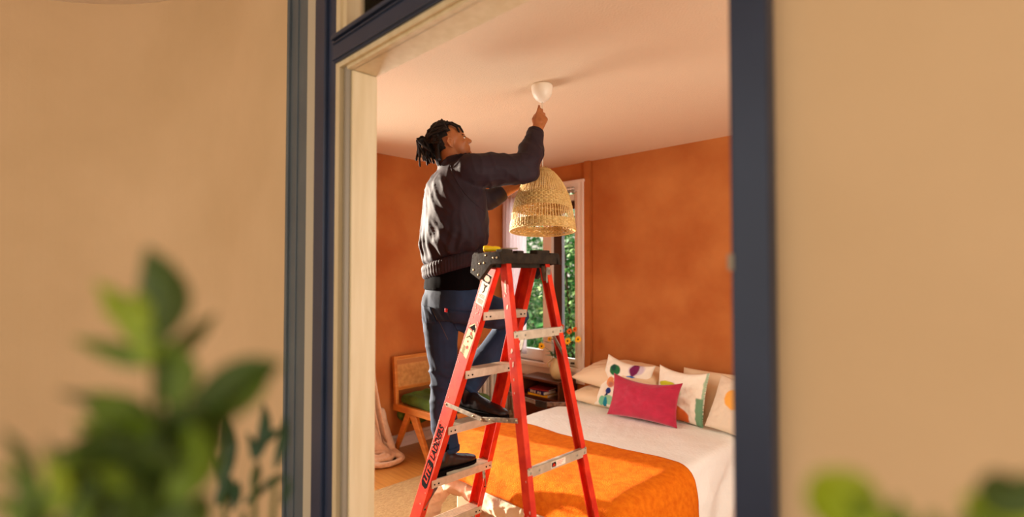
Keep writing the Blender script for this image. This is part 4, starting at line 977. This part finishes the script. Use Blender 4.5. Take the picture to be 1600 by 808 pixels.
# shirt
s_ = MB()
s_.rings([oval((-2.312, 1.862, 1.625), YW, .186, .142), oval((-2.312, 1.862, 1.66), YW, .180, .140), oval((-2.312, 1.864, 1.74), YW, .17, .132, (.1, .1)), oval((-2.312, 1.868, 1.80), YW, .155, .12, (.1, .1))])
sh = blob('shirt', s_, .009, M['shirt'], None, 2, lambda p, n: .005 * fbm(p, 7)); attach(sh)
# jeans
b = MB()
b.rings([oval((-2.315, 1.862, 1.655), YW, .166, .122), oval((-2.312, 1.86, 1.60), YW, .178, .135), oval((-2.308, 1.86, 1.53), YW, .180, .142), oval((-2.305, 1.862, 1.46), YW, .150, .118)])
b.chain([hipL + V(.012, 0, -.0), hipL.lerp(kneeL, .5) + V(-.0, .0, 0), kneeL, kneeL.lerp(ankL, .4) + V(0, -.010, 0), ankL + V(0, 0, .05)], [.110, .094, .078, .078, .066])
b.chain([hipR + V(0, .0, -.0), hipR.lerp(kneeR, .5) + V(0, 0, -.012), kneeR + V(0, -.01, 0), kneeR.lerp(ankR, .45) + V(0, .0, -.0), ankR + V(.0, .015, .01)], [.112, .098, .080, .076, .074])
def jn(p, n):
    r1 = 1 - abs(noise.noise(Vector((p.x * 5 + p.y * 3, p.y * 5, p.z * 13)))); k = max(0, 1 - abs(p.z - 1.13) / .16) + .8 * max(0, 1 - abs(p.z - 1.47) / .08) + .9 * max(0, 1 - abs(p.z - .80) / .12)
    return .008 * (r1 ** 5 - .2) * (.4 + k) + .006 * fbm(p, 4) + .0025 * k * sin(p.z * 60 + p.x * 90 + 6 * noise.noise(p * 6))
je = blob('jeans', b, .0085, M['denim'], None, 3, jn); attach(je)
T = tree(je)
def patch(T, quad, n, off, name, m, par):
    vs = []; fs = []
    for i in range(n + 1):
        for k in range(n + 1):
            u_, v_ = i / n, k / n; p = [(1 - u_) * (1 - v_) * quad[0][c] + u_ * (1 - v_) * quad[1][c] + u_ * v_ * quad[2][c] + (1 - u_) * v_ * quad[3][c] for c in (0, 1)]
            vs.append(onto(T, cpt(p[0], p[1], 0), CD, off))
    for i in range(n):
        for k in range(n): a = i * (n + 1) + k; fs.append((a, a + n + 1, a + n + 2, a + 1))
    o = MB().add(vs, fs).build(name, m, None, True); sd = o.modifiers.new('s', 'SOLIDIFY'); sd.thickness = .004; return attach(o, par)
def q2(px, py): return ((px - 705.5) * 2.935 / 810.5, (325 - py) * 2.935 / 810.5)
patch(T, [q2(700, 456), q2(745, 462), q2(742, 505), q2(712, 492)], 8, .004, 'pocket', M['denim'], je)
patch(T, [q2(661, 452), q2(676, 454), q2(684, 480), q2(666, 478)], 6, .004, 'pocket', M['denim'], je)
patch(T, [q2(699.5, 454), q2(703.5, 455), q2(703, 460), q2(699, 459)], 2, .006, 'pocket_tab', mat('red_tab', (190, 30, 36), .6), je)
for a_, b_, m_ in (((702, 460), (731, 512), (712, 478)), ((705, 458), (742, 466), (722, 462)), ((676, 455), (700, 505), (690, 480))):
    seam(T, q2(*a_), q2(*b_), q2(*m_), .0014, 'stitching', M['stitch'], je)
for ank, top in ((ankL + V(0, 0, .015), kneeL), (ankR + V(.0, .003, -.022), kneeR)):
    ax = (top - ank).normalized(); attach(MB().tube([ank, ank + ax * .004, ank + ax * .028, ank + ax * .032], [.064, .076, .078, .068], 24).build('turned_hem', M['denim'], None, True), je)
# boots
def boot(heel, toe, shaft_top, name, label):
    d = (toe - heel); L = d.length; d.normalize(); s = Vector((0, 0, 1)).cross(d).normalized(); u = d.cross(s); u = u if u.z > 0 else -u
    m = Matrix((d, s, u)).transposed().to_4x4(); m.translation = heel
    def sec(x, w_, z0, z1, n=20):
        out = []
        for i in range(n):
            t = 2 * pi * i / n; out.append(m @ Vector((x, w_ * cos(t) * (1 if sin(t) > 0 else 1.0), z0 + (z1 - z0) * (.5 + .5 * (abs(sin(t)) ** .7) * (1 if sin(t) > 0 else -1)))))
        return out
    b = MB(); k = L / .30
    b.rings([sec(.004 * k, .020, .022, .075), sec(.02 * k, .034, .014, .10), sec(.06 * k, .038, .014, .115), sec(.11 * k, .040, .014, .108), sec(.15 * k, .043, .012, .088), sec(.20 * k, .048, .012, .068), sec(.245 * k, .046, .012, .056), sec(.28 * k, .034, .013, .046), sec(.297 * k, .016, .018, .038)])
    base = m @ Vector((.055 * k, 0, .07)); b.chain([base, base.lerp(shaft_top, .5), shaft_top], [.046, .050, .054])
    o = blob(name, b, .006, M['boot'], None, 3, lambda p, n: .0025 * fbm(p, 16)); attach(o)['label'] = label
    so_ = MB()
    out = []
    for (x, w_) in ((0, .018), (.02, .036), (.07, .041), (.12, .040), (.17, .047), (.215, .051), (.255, .046), (.285, .032), (.302, .012)): out.append((x * k, w_))
    poly = [(x, w_) for x, w_ in out] + [(x, -w_) for x, w_ in out[::-1]]
    so_.rings([[m @ Vector((x, y, z)) for x, y in poly] for z in (.004, .018)])
    heelp = [(x, y) for x, y in poly if x < .09 * k]; so_.rings([[m @ Vector((x, y, z)) for x, y in heelp] for z in (-.012, .006)])
    attach(so_.build('sole', M['black'], None), o)
    eg = MB()
    for sd_ in (1, -1):
        c = base.lerp(shaft_top, .45); eg.add([c + s * sd_ * .047 + d * a + u * bb for a, bb in ((-.022, .05), (.022, .05), (.014, -.035), (-.008, -.04))], [(0, 1, 2, 3)])
    attach(eg.build('elastic_gore', M['shirt'], None), o)
boot(V(-2.308, 1.722, .625), V(-2.300, 2.03, .622), V(-2.335, 1.815, .765), 'boot', 'dark ankle boot on the lower step')
boot(V(-2.365, 1.955, .930), V(-2.010, 2.010, .926), V(-2.322, 1.975, 1.07), 'boot', 'dark ankle boot on the higher step')

# ---------------------------------------------------------------- garden seen through the window
def leafcloud(name, c, r, n, size, m, parent, seed):
    q = random.Random(seed); mb = MB()
    for _ in range(n):
        d = Vector((q.gauss(0, 1), q.gauss(0, 1), q.gauss(0, 1))).normalized() * (q.random() ** .45); p = Vector((c[0] + d.x * r[0], c[1] + d.y * r[1], c[2] + d.z * r[2]))
        a = Vector((q.gauss(0, 1), q.gauss(0, 1), q.gauss(0, .7) - .3)).normalized(); s_ = a.cross(Vector((q.gauss(0, .4), q.gauss(0, .4), 1))).normalized(); L = size * q.uniform(.6, 1.3)
        mb.v += [tuple(p), tuple(p + a * L * .5 + s_ * L * .3), tuple(p + a * L), tuple(p + a * L * .5 - s_ * L * .3)]; o = len(mb.v) - 4; mb.f += [(o, o + 1, o + 2), (o, o + 2, o + 3)]
    o = mb.build(name, m, None, recalc=False); o.parent = parent; o.location = (0, 0, 0); return tag(o, kind='stuff')
for i, (x, y, zc, rx, ry_, rz, n, m, lb_) in enumerate([
    (-4.75, 6.2, 1.5, .75, .55, 1.6, 5200, 'leaf', 'bright leafy shrub filling the right window pane'),
    (-6.0, 6.0, 1.3, .60, .6, 1.5, 3600, 'leaf', 'leafy shrub behind the left window pane'),
    (-7.8, 8.8, 1.8, 1.9, .8, 2.4, 6500, 'leafd', 'tall dark hedge at the back of the garden'),
    (-4.4, 8.2, 2.2, 1.4, .8, 2.6, 5000, 'leafd', 'dark tree standing behind the bright shrub')]):
    t = thing('garden_shrub', lb_, 'shrub', (x, y, -.15)); g = random.Random(i)
    tr = MB()
    for k in range(6):
        a = g.uniform(0, 6.3); tr.tube([(0.05 * cos(a), .05 * sin(a), 0), (rx * .3 * cos(a), ry_ * .3 * sin(a), zc * .7), (rx * .6 * cos(a), ry_ * .6 * sin(a), zc + rz * .5)], [.03, .02, .008], 6)
    tr.build('branches', M['bark'], t, True)
    leafcloud('foliage', (0, 0, zc + .15), (rx, ry_, rz), n, .085 if m == 'leaf' else .12, M[m], t, i)
t = thing('broadleaf_plant', 'broad leaved green plant low outside the left window pane', 'plant', (-4.62, 5.15, -.15)); g = random.Random(5)
stm = MB().tube([(0, 0, 0), (0, 0, .8)], .012, 6).build('stem', M['stem'], t)
for k in range(16):
    a = g.uniform(0, 6.3); z = g.uniform(.65, 1.15); L = g.uniform(.16, .24); mb = MB(); vs = []
    for i in range(7):
        u_ = i / 6; wd = L * .30 * sin(pi * min(1, u_ * .92 + .06)) ; z_ = -.25 * L * u_ * u_
        for w_ in (-1, 0, 1): vs.append((u_ * L + .03, w_ * wd, z_ + abs(w_) * .012))
    mb.add(vs, [(i * 3 + q, i * 3 + q + 1, i * 3 + q + 4, i * 3 + q + 3) for i in range(6) for q in (0, 1)], Matrix.Translation((0, 0, z)) @ Matrix.Rotation(a, 4, 'Z') @ Matrix.Rotation(-.5, 4, 'Y'))
    mb.build('leaf', M['leafd'], t, True, recalc=False)

# ---------------------------------------------------------------- foreground plants
def bigleaf(t, base, tip, wd, m, bend=.1, roll=0, nm='leaf', par=None):
    base = Vector(base); tip = Vector(tip); d = tip - base; L = d.length; d.normalize()
    view = Vector((-.70, .71, 0)); side = d.cross(view).normalized(); nrm = side.cross(d).normalized(); q = Matrix.Rotation(roll, 3, d); side = q @ side; nrm = q @ nrm
    vs = []; N_ = 12
    for i in range(N_ + 1):
        u_ = i / N_; w_ = wd / 2 * (sin(pi * u_ ** .8) ** .85 if 0 < u_ < 1 else .02) + .0004
        c_ = base + d * L * u_ + nrm * bend * L * sin(pi * u_) + Vector((0, 0, -.10 * L * u_ * u_))
        for k in (-1, -.5, 0, .5, 1): vs.append(c_ + side * w_ * k + nrm * abs(k) * w_ * .25)
    o = MB().add([v - t.location for v in vs], [(i * 5 + k, i * 5 + k + 1, i * 5 + k + 6, i * 5 + k + 5) for i in range(N_) for k in range(4)]).build(nm, m, par or t, True, recalc=False)
    sd = o.modifiers.new('s', 'SOLIDIFY'); sd.thickness = .0006; return o
def potted(name, label, loc, top, h, rad, leaves, stems, extra=0):
    t = thing(name, label, 'plant', loc)
    MB().lathe([(rad * .7, 0), (rad * .95, h * .9), (rad * 1.05, h * .9), (rad * 1.05, h), (rad * .93, h), (rad * .9, h * .9), (.01, h * .9)], 28).build('pot', M['pot'], t, True)
    L_ = Vector(loc)
    for p in stems: 
        p = Vector(p) - L_; MB().tube([(0, 0, h * .85), (p.x * .2, p.y * .2, h + (p.z - h) * .35), (p.x * .65, p.y * .65, h + (p.z - h) * .75), p], [.009, .007, .005, .003], 8).build('stem', M['stem'], t, True)
    for (b_, t_, wd, m, bend, roll) in leaves: bigleaf(t, b_, t_, wd, M[m], bend, roll)
    return t
LA = [((-0.429, 0.085, 1.674), (-0.432, 0.079, 1.75), 0.0373, 'plantd', 0.1, 0), ((-0.427, 0.086, 1.683), (-0.421, 0.091, 1.738), 0.0151, 'plantd', 0.1, 0.4), ((-0.432, 0.083, 1.665), (-0.458, 0.054, 1.725), 0.0204, 'plantl', 0.1, 0.2), ((-0.431, 0.083, 1.683), (-0.456, 0.057, 1.705), 0.016, 'plantl', 0.1, 0.3), ((-0.434, 0.081, 1.66), (-0.47, 0.044, 1.684), 0.0142, 'plant', 0.15, 0.4), ((-0.424, 0.09, 1.665), (-0.455, 0.129, 1.698), 0.0133, 'plantd', 0.12, 0.5), ((-0.433, 0.082, 1.658), (-0.439, 0.074, 1.718), 0.0222, 'plantl', 0.08, 0.3), ((-0.422, 0.093, 1.629), (-0.424, 0.09, 1.684), 0.0293, 'plant', 0.1, 0), ((-0.417, 0.098, 1.625), (-0.368, 0.146, 1.67), 0.0275, 'plantd', 0.22, 0.2), ((-0.413, 0.103, 1.62), (-0.393, 0.149, 1.657), 0.0195, 'plant', 0.2, -0.3), ((-0.436, 0.079, 1.629), (-0.479, 0.037, 1.648), 0.0115, 'plantd', 0.3, 0.5), ((-0.434, 0.083, 1.612), (-0.465, 0.051, 1.647), 0.0195, 'plant', 0.15, 0.2), ((-0.432, 0.085, 1.603), (-0.47, 0.047, 1.623), 0.0222, 'plant', 0.15, 0.3), ((-0.429, 0.088, 1.585), (-0.444, 0.044, 1.635), 0.016, 'plant', 0.1, 0.4), ((-0.416, 0.1, 1.603), (-0.393, 0.121, 1.643), 0.0267, 'plantd', 0.15, 0.2), ((-0.413, 0.104, 1.585), (-0.398, 0.117, 1.629), 0.0249, 'plantd', 0.1, 0.5), ((-0.459, 0.074, 1.562), (-0.475, 0.061, 1.615), 0.0296, 'plantd', 0.18632276002779874, -0.03076766238097839), ((-0.437, 0.069, 1.557), (-0.424, 0.071, 1.612), 0.0251, 'plantd', 0.07274335645293292, 0.4258354717730075), ((-0.473, 0.068, 1.541), (-0.469, 0.097, 1.567), 0.0296, 'plant', 0.1881648001375812, -0.10503659599925608), ((-0.43, 0.079, 1.54), (-0.43, 0.109, 1.555), 0.0218, 'plantd', 0.15080618497300358, 0.2789725856978318), ((-0.47, 0.085, 1.532), (-0.487, 0.097, 1.581), 0.0277, 'plantd', 0.15229732049524503, 0.428945601200017), ((-0.427, 0.103, 1.553), (-0.486, 0.072, 1.588), 0.0341, 'plantd', 0.1570725530261299, -0.2888750163244017), ((-0.429, 0.084, 1.587), (-0.431, 0.041, 1.624), 0.0334, 'plantd', 0.05999180236137862, 0.3970961581972642), ((-0.458, 0.083, 1.569), (-0.529, 0.052, 1.594), 0.0319, 'plant', 0.09964312190285113, 0.38090530724735805), ((-0.47, 0.089, 1.517), (-0.466, 0.071, 1.563), 0.0306, 'plantd', 0.19571429871909635, -0.2083876012975937), ((-0.428, 0.09, 1.534), (-0.468, 0.08, 1.57), 0.0222, 'plant', 0.18048372811087182, -0.11380705502712196), ((-0.452, 0.075, 1.556), (-0.421, 0.096, 1.615), 0.0267, 'plant', 0.13226457015302934, -0.48854251363578094), ((-0.445, 0.065, 1.563), (-0.482, 0.065, 1.611), 0.0247, 'plantd', 0.12342543045675286, 0.08937695667577383), ((-0.452, 0.064, 1.58), (-0.447, 0.075, 1.624), 0.0283, 'plantd', 0.09690059917953663, -0.13084602472304596), ((-0.427, 0.072, 1.584), (-0.392, 0.085, 1.619), 0.027, 'plantd', 0.12500160733894017, 0.1537232831404184), ((-0.46, 0.079, 1.55), (-0.48, 0.096, 1.581), 0.0295, 'plant', 0.08366905499819376, 0.30976499509465083), ((-0.429, 0.063, 1.56), (-0.479, 0.041, 1.592), 0.0228, 'plantd', 0.1936371544645769, -0.18485910589413923), ((-0.43, 0.085, 1.543), (-0.468, 0.07, 1.594), 0.0214, 'plantd', 0.06945337066941602, -0.20805710912944664), ((-0.429, 0.071, 1.586), (-0.464, 0.067, 1.628), 0.025, 'plant', 0.05069926918747185, 0.4432678359191088), ((-0.456, 0.073, 1.547), (-0.449, 0.11, 1.578), 0.0279, 'plant', 0.18345561648994652, 0.361531124026087), ((-0.448, 0.106, 1.589), (-0.471, 0.088, 1.623), 0.0334, 'plantd', 0.18448507474760728, 0.39967483602379805), ((-0.463, 0.065, 1.548), (-0.457, 0.037, 1.59), 0.0298, 'plantd', 0.05798699364704168, 0.41308476486924217), ((-0.438, 0.067, 1.539), (-0.408, 0.066, 1.606), 0.0207, 'plantd', 0.13019555608291655, 0.3168108472169229), ((-0.469, 0.066, 1.555), (-0.431, 0.086, 1.585), 0.0248, 'plant', 0.12795080366319123, -0.4490271398954093), ((-0.458, 0.102, 1.528), (-0.437, 0.121, 1.562), 0.0228, 'plant', 0.17816734021088398, -0.4138719922646542), ((-0.434, 0.074, 1.586), (-0.42, 0.055, 1.644), 0.0277, 'plant', 0.19820341318336465, -0.07130034175697697), ((-0.468, 0.066, 1.548), (-0.462, 0.096, 1.583), 0.0216, 'plant', 0.16739327521025055, -0.11973531814905691), ((-0.464, 0.093, 1.563), (-0.455, 0.076, 1.622), 0.0321, 'plant', 0.11274393587653331, -0.4820748474815243), ((-0.478, 0.079, 1.551), (-0.473, 0.107, 1.58), 0.0238, 'plantd', 0.10613535452873793, 0.3978541982105016), ((-0.469, 0.077, 1.564), (-0.511, 0.04, 1.601), 0.0309, 'plantd', 0.1501342364869596, 0.2337351763128489), ((-0.459, 0.069, 1.56), (-0.479, 0.038, 1.578), 0.0313, 'plantd', 0.13464824791919394, 0.15920695573440125), ((-0.449, 0.099, 1.573), (-0.445, 0.128, 1.594), 0.0233, 'plant', 0.19286169776822792, 0.07907641902105589), ((-0.435, 0.062, 1.557), (-0.461, 0.066, 1.606), 0.0209, 'plantd', 0.13299793831386364, 0.05011801663225035), ((-0.469, 0.073, 1.595), (-0.421, 0.111, 1.616), 0.0278, 'plantd', 0.10905949240874056, -0.1325286507647222), ((-0.469, 0.081, 1.566), (-0.508, 0.047, 1.594), 0.0355, 'plant', 0.19506368729541507, -0.08472895852596984), ((-0.419, 0.083, 1.544), (-0.419, 0.099, 1.577), 0.0249, 'plantd', 0.12469375291633027, -0.01649876746077561), ((-0.4, 0.09, 1.571), (-0.367, 0.093, 1.637), 0.0306, 'plant', 0.12192344233851522, -0.11724989711773248), ((-0.459, 0.08, 1.577), (-0.466, 0.106, 1.605), 0.035, 'plant', 0.08086355939662415, 0.08051702256956494), ((-0.458, 0.093, 1.597), (-0.454, 0.13, 1.605), 0.0353, 'plantd', 0.05687695309601188, 0.4108928384602182), ((-0.453, 0.093, 1.539), (-0.496, 0.064, 1.558), 0.0251, 'plantd', 0.07062196305452184, 0.12190809625934296), ((-0.475, 0.068, 1.528), (-0.523, 0.048, 1.548), 0.0239, 'plantd', 0.06288881240557977, -0.40735766839850096), ((-0.439, 0.073, 1.582), (-0.441, 0.082, 1.636), 0.0203, 'plant', 0.10695135126177281, -0.422033703251956), ((-0.442, 0.094, 1.564), (-0.502, 0.07, 1.586), 0.0334, 'plantd', 0.06687935080947642, 0.38718901222559654), ((-0.468, 0.07, 1.529), (-0.506, 0.058, 1.582), 0.0316, 'plant', 0.1504949986793977, 0.44421975915174927), ((-0.457, 0.069, 1.533), (-0.486, 0.054, 1.581), 0.0278, 'plantd', 0.10282366580462807, 0.2180933080198142), ((-0.436, 0.085, 1.592), (-0.45, 0.105, 1.64), 0.023, 'plantd', 0.06623237460685232, 0.05978133634764138), ((-0.425, 0.087, 1.56), (-0.447, 0.082, 1.602), 0.0226, 'plant', 0.07645718422398022, -0.431403725538992), ((-0.406, 0.087, 1.574), (-0.371, 0.101, 1.617), 0.0228, 'plant', 0.07047857088086473, -0.021301005000533224), ((-0.43, 0.079, 1.549), (-0.485, 0.049, 1.567), 0.0331, 'plantd', 0.06494730563627386, -0.38731522437663), ((-0.411, 0.087, 1.598), (-0.457, 0.065, 1.628), 0.0292, 'plantd', 0.1411841084954938, 0.35952243505730785), ((-0.411, 0.079, 1.601), (-0.476, 0.052, 1.636), 0.0241, 'plant', 0.1704734691733531, 0.3912001133503552), ((-0.459, 0.081, 1.559), (-0.416, 0.082, 1.625), 0.0349, 'plantd', 0.1843553038612129, 0.16764156135970476), ((-0.456, 0.072, 1.556), (-0.494, 0.036, 1.59), 0.024, 'plantd', 0.11908001735684318, -0.3065635801691421), ((-0.484, 0.069, 1.559), (-0.478, 0.084, 1.608), 0.0299, 'plantd', 0.07033816777233808, 0.29237566209387233), ((-0.448, 0.064, 1.582), (-0.437, 0.043, 1.621), 0.0273, 'plant', 0.18057661392964802, 0.19465971509678148), ((-0.423, 0.096, 1.574), (-0.392, 0.115, 1.618), 0.0219, 'plantd', 0.17678797341917019, 0.2058357235850562), ((-0.44, 0.081, 1.601), (-0.393, 0.1, 1.635), 0.0272, 'plantd', 0.1635648131645709, -0.09854216547032935), ((-0.421, 0.097, 1.553), (-0.415, 0.082, 1.605), 0.0275, 'plantd', 0.1954590156704566, 0.30419359511878385), ((-0.442, 0.078, 1.542), (-0.41, 0.074, 1.596), 0.0207, 'plantd', 0.07524137232830871, -0.4725173626895336), ((-0.426, 0.066, 1.578), (-0.413, 0.038, 1.606), 0.0251, 'plant', 0.15709994105746908, -0.2607580244295059), ((-0.422, 0.08, 1.545), (-0.37, 0.098, 1.58), 0.0248, 'plantd', 0.14336774399446264, -0.1536409116336117), ((-0.459, 0.066, 1.55), (-0.468, 0.041, 1.606), 0.027, 'plant', 0.13416836179697605, -0.4698867662648166), ((-0.394, 0.095, 1.591), (-0.4, 0.06, 1.619), 0.0204, 'plantd', 0.054545255393720224, -0.4094655661353862), ((-0.425, 0.068, 1.543), (-0.46, 0.07, 1.592), 0.031, 'plantd', 0.09570845226002492, 0.10693249576910968), ((-0.46, 0.068, 1.582), (-0.459, 0.096, 1.604), 0.0261, 'plant', 0.16675038478730553, -0.09719462562627357), ((-0.44, 0.069, 1.55), (-0.453, 0.064, 1.598), 0.0293, 'plant', 0.07546147201998189, 0.22062905693607726), ((-0.453, 0.095, 1.569), (-0.465, 0.095, 1.613), 0.0317, 'plantd', 0.06379941972917107, 0.19185919819273778), ((-0.446, 0.076, 1.561), (-0.413, 0.093, 1.595), 0.0288, 'plantd', 0.18453414909776505, 0.23285778348588237)]
LB = [((-0.467, 0.023, 1.568), (-0.48, 0.009, 1.628), 0.0126, 'plantd', 0.1, -0.07794415801018537), ((-0.463, 0.028, 1.563), (-0.458, 0.03, 1.623), 0.0109, 'plantd', 0.1, -0.2567659145824244), ((-0.464, 0.026, 1.572), (-0.475, 0.014, 1.609), 0.0109, 'plant', 0.1, -0.06040018296146879), ((-0.46, 0.031, 1.568), (-0.447, 0.042, 1.614), 0.0126, 'plant', 0.1, 0.2734146188901669), ((-0.466, 0.025, 1.568), (-0.486, 0.004, 1.601), 0.0126, 'plant', 0.1, -0.23700205234376948), ((-0.457, 0.034, 1.563), (-0.452, 0.037, 1.601), 0.0143, 'plantl', 0.1, 0.04133670469219852), ((-0.469, 0.022, 1.555), (-0.489, 0.001, 1.58), 0.0168, 'plant', 0.1, -0.23392085976752586), ((-0.454, 0.037, 1.555), (-0.435, 0.054, 1.593), 0.0168, 'plantd', 0.1, -0.25146654625864384), ((-0.463, 0.028, 1.555), (-0.468, 0.021, 1.593), 0.0193, 'plant', 0.1, 0.08948336188673467), ((-0.451, 0.04, 1.553), (-0.442, 0.048, 1.576), 0.0193, 'plant', 0.1, -0.15558780720147483), ((-0.475, 0.016, 1.555), (-0.477, 0.013, 1.578), 0.021, 'plant', 0.1, -0.27070799330929723), ((-0.458, 0.032, 1.58), (-0.461, 0.028, 1.609), 0.0092, 'plantl', 0.1, -0.2083961608911345), ((-0.472, 0.019, 1.572), (-0.47, 0.02, 1.601), 0.0126, 'plantd', 0.1, 0.08673406158279878)]
LC = [((-0.773, 0.232, 1.436), (-0.767, 0.234, 1.539), 0.0173, 'plantb', 0.1, 0.05133438699834536), ((-0.776, 0.228, 1.47), (-0.759, 0.244, 1.496), 0.0121, 'plantb', 0.1, -0.29300538400362924), ((-0.742, 0.262, 1.47), (-0.733, 0.267, 1.558), 0.019, 'plantb', 0.1, -0.16204520484431653), ((-0.739, 0.264, 1.488), (-0.717, 0.285, 1.518), 0.0121, 'plantb', 0.1, 0.2803492525611531), ((-0.745, 0.259, 1.47), (-0.75, 0.252, 1.513), 0.0121, 'plantb', 0.1, -0.16795102424582778), ((-0.78, 0.226, 1.41), (-0.766, 0.239, 1.453), 0.0225, 'plantb', 0.1, 0.0374702566067871), ((-0.768, 0.239, 1.401), (-0.76, 0.245, 1.449), 0.0138, 'plantb', 0.1, -0.04822706801470367), ((-0.746, 0.259, 1.427), (-0.741, 0.263, 1.475), 0.0121, 'plantb', 0.1, 0.16868890780449036), ((-0.724, 0.28, 1.457), (-0.712, 0.288, 1.539), 0.0138, 'plantb', 0.1, 0.06261190616600026), ((-0.755, 0.251, 1.41), (-0.727, 0.277, 1.444), 0.0104, 'plantb', 0.1, 0.17318471468785873), ((-0.774, 0.233, 1.401), (-0.782, 0.222, 1.488), 0.0155, 'plantb', 0.1, 0.021131943682605736), ((-0.737, 0.268, 1.436), (-0.712, 0.292, 1.455), 0.0104, 'plantb', 0.1, -0.18710404574505307), ((-0.719, 0.287, 1.41), (-0.71, 0.293, 1.453), 0.0104, 'plantb', 0.1, -0.19343412091258733)]
LD = [((-0.062, 0.366, 1.568), (-0.088, 0.339, 1.615), 0.0389, 'plantl', 0.12, -0.16834876823032474), ((-0.055, 0.373, 1.568), (-0.069, 0.358, 1.597), 0.0222, 'plant', 0.12, 0.13020535947768058), ((-0.048, 0.379, 1.568), (-0.054, 0.373, 1.597), 0.0096, 'plant', 0.12, -0.15498714864805183), ((-0.037, 0.391, 1.568), (-0.04, 0.387, 1.588), 0.0096, 'plant', 0.12, -0.19040218931769362), ((0.005, 0.431, 1.586), (-0.021, 0.405, 1.607), 0.0259, 'plantd', 0.12, 0.18656609386624162), ((0.006, 0.432, 1.575), (-0.028, 0.398, 1.599), 0.0222, 'plantl', 0.12, -0.12029727714306376), ((0.008, 0.435, 1.564), (-0.031, 0.396, 1.586), 0.0185, 'plant', 0.12, 0.1573135264367917), ((0.009, 0.435, 1.586), (-0.008, 0.417, 1.608), 0.0222, 'plantd', 0.12, -0.16569105652257435)]
potted('potted_whorl_plant', 'tall blurred leafy plant in the left foreground with a dark top leaf', (-0.43, 0.09, -0.01), 0, 0.5, 0.13, LA, [(-0.429, 0.085, 1.665), (-0.427, 0.089, 1.603), (-0.433, 0.085, 1.558)])
potted('potted_plant', 'small blurred plant in the bottom left corner', (-0.46, 0.03, -0.01), 0, 0.45, 0.09, LB, [(-0.464, 0.026, 1.568), (-0.457, 0.034, 1.561), (-0.47, 0.021, 1.559)])
potted('potted_palm', 'wispy blue green plant beside the slate casing at lower left', (-0.75, 0.26, -0.01), 0, 0.4, 0.1, LC, [(-0.774, 0.232, 1.427), (-0.743, 0.261, 1.462), (-0.724, 0.28, 1.449), (-0.756, 0.251, 1.401)])
potted('potted_broadleaf', 'blurred lime leaved plant in the bottom right corner', (-0.04, 0.39, -0.01), 0, 0.5, 0.1, LD, [(-0.068, 0.36, 1.573), (-0.045, 0.383, 1.56), (0.006, 0.432, 1.571)])
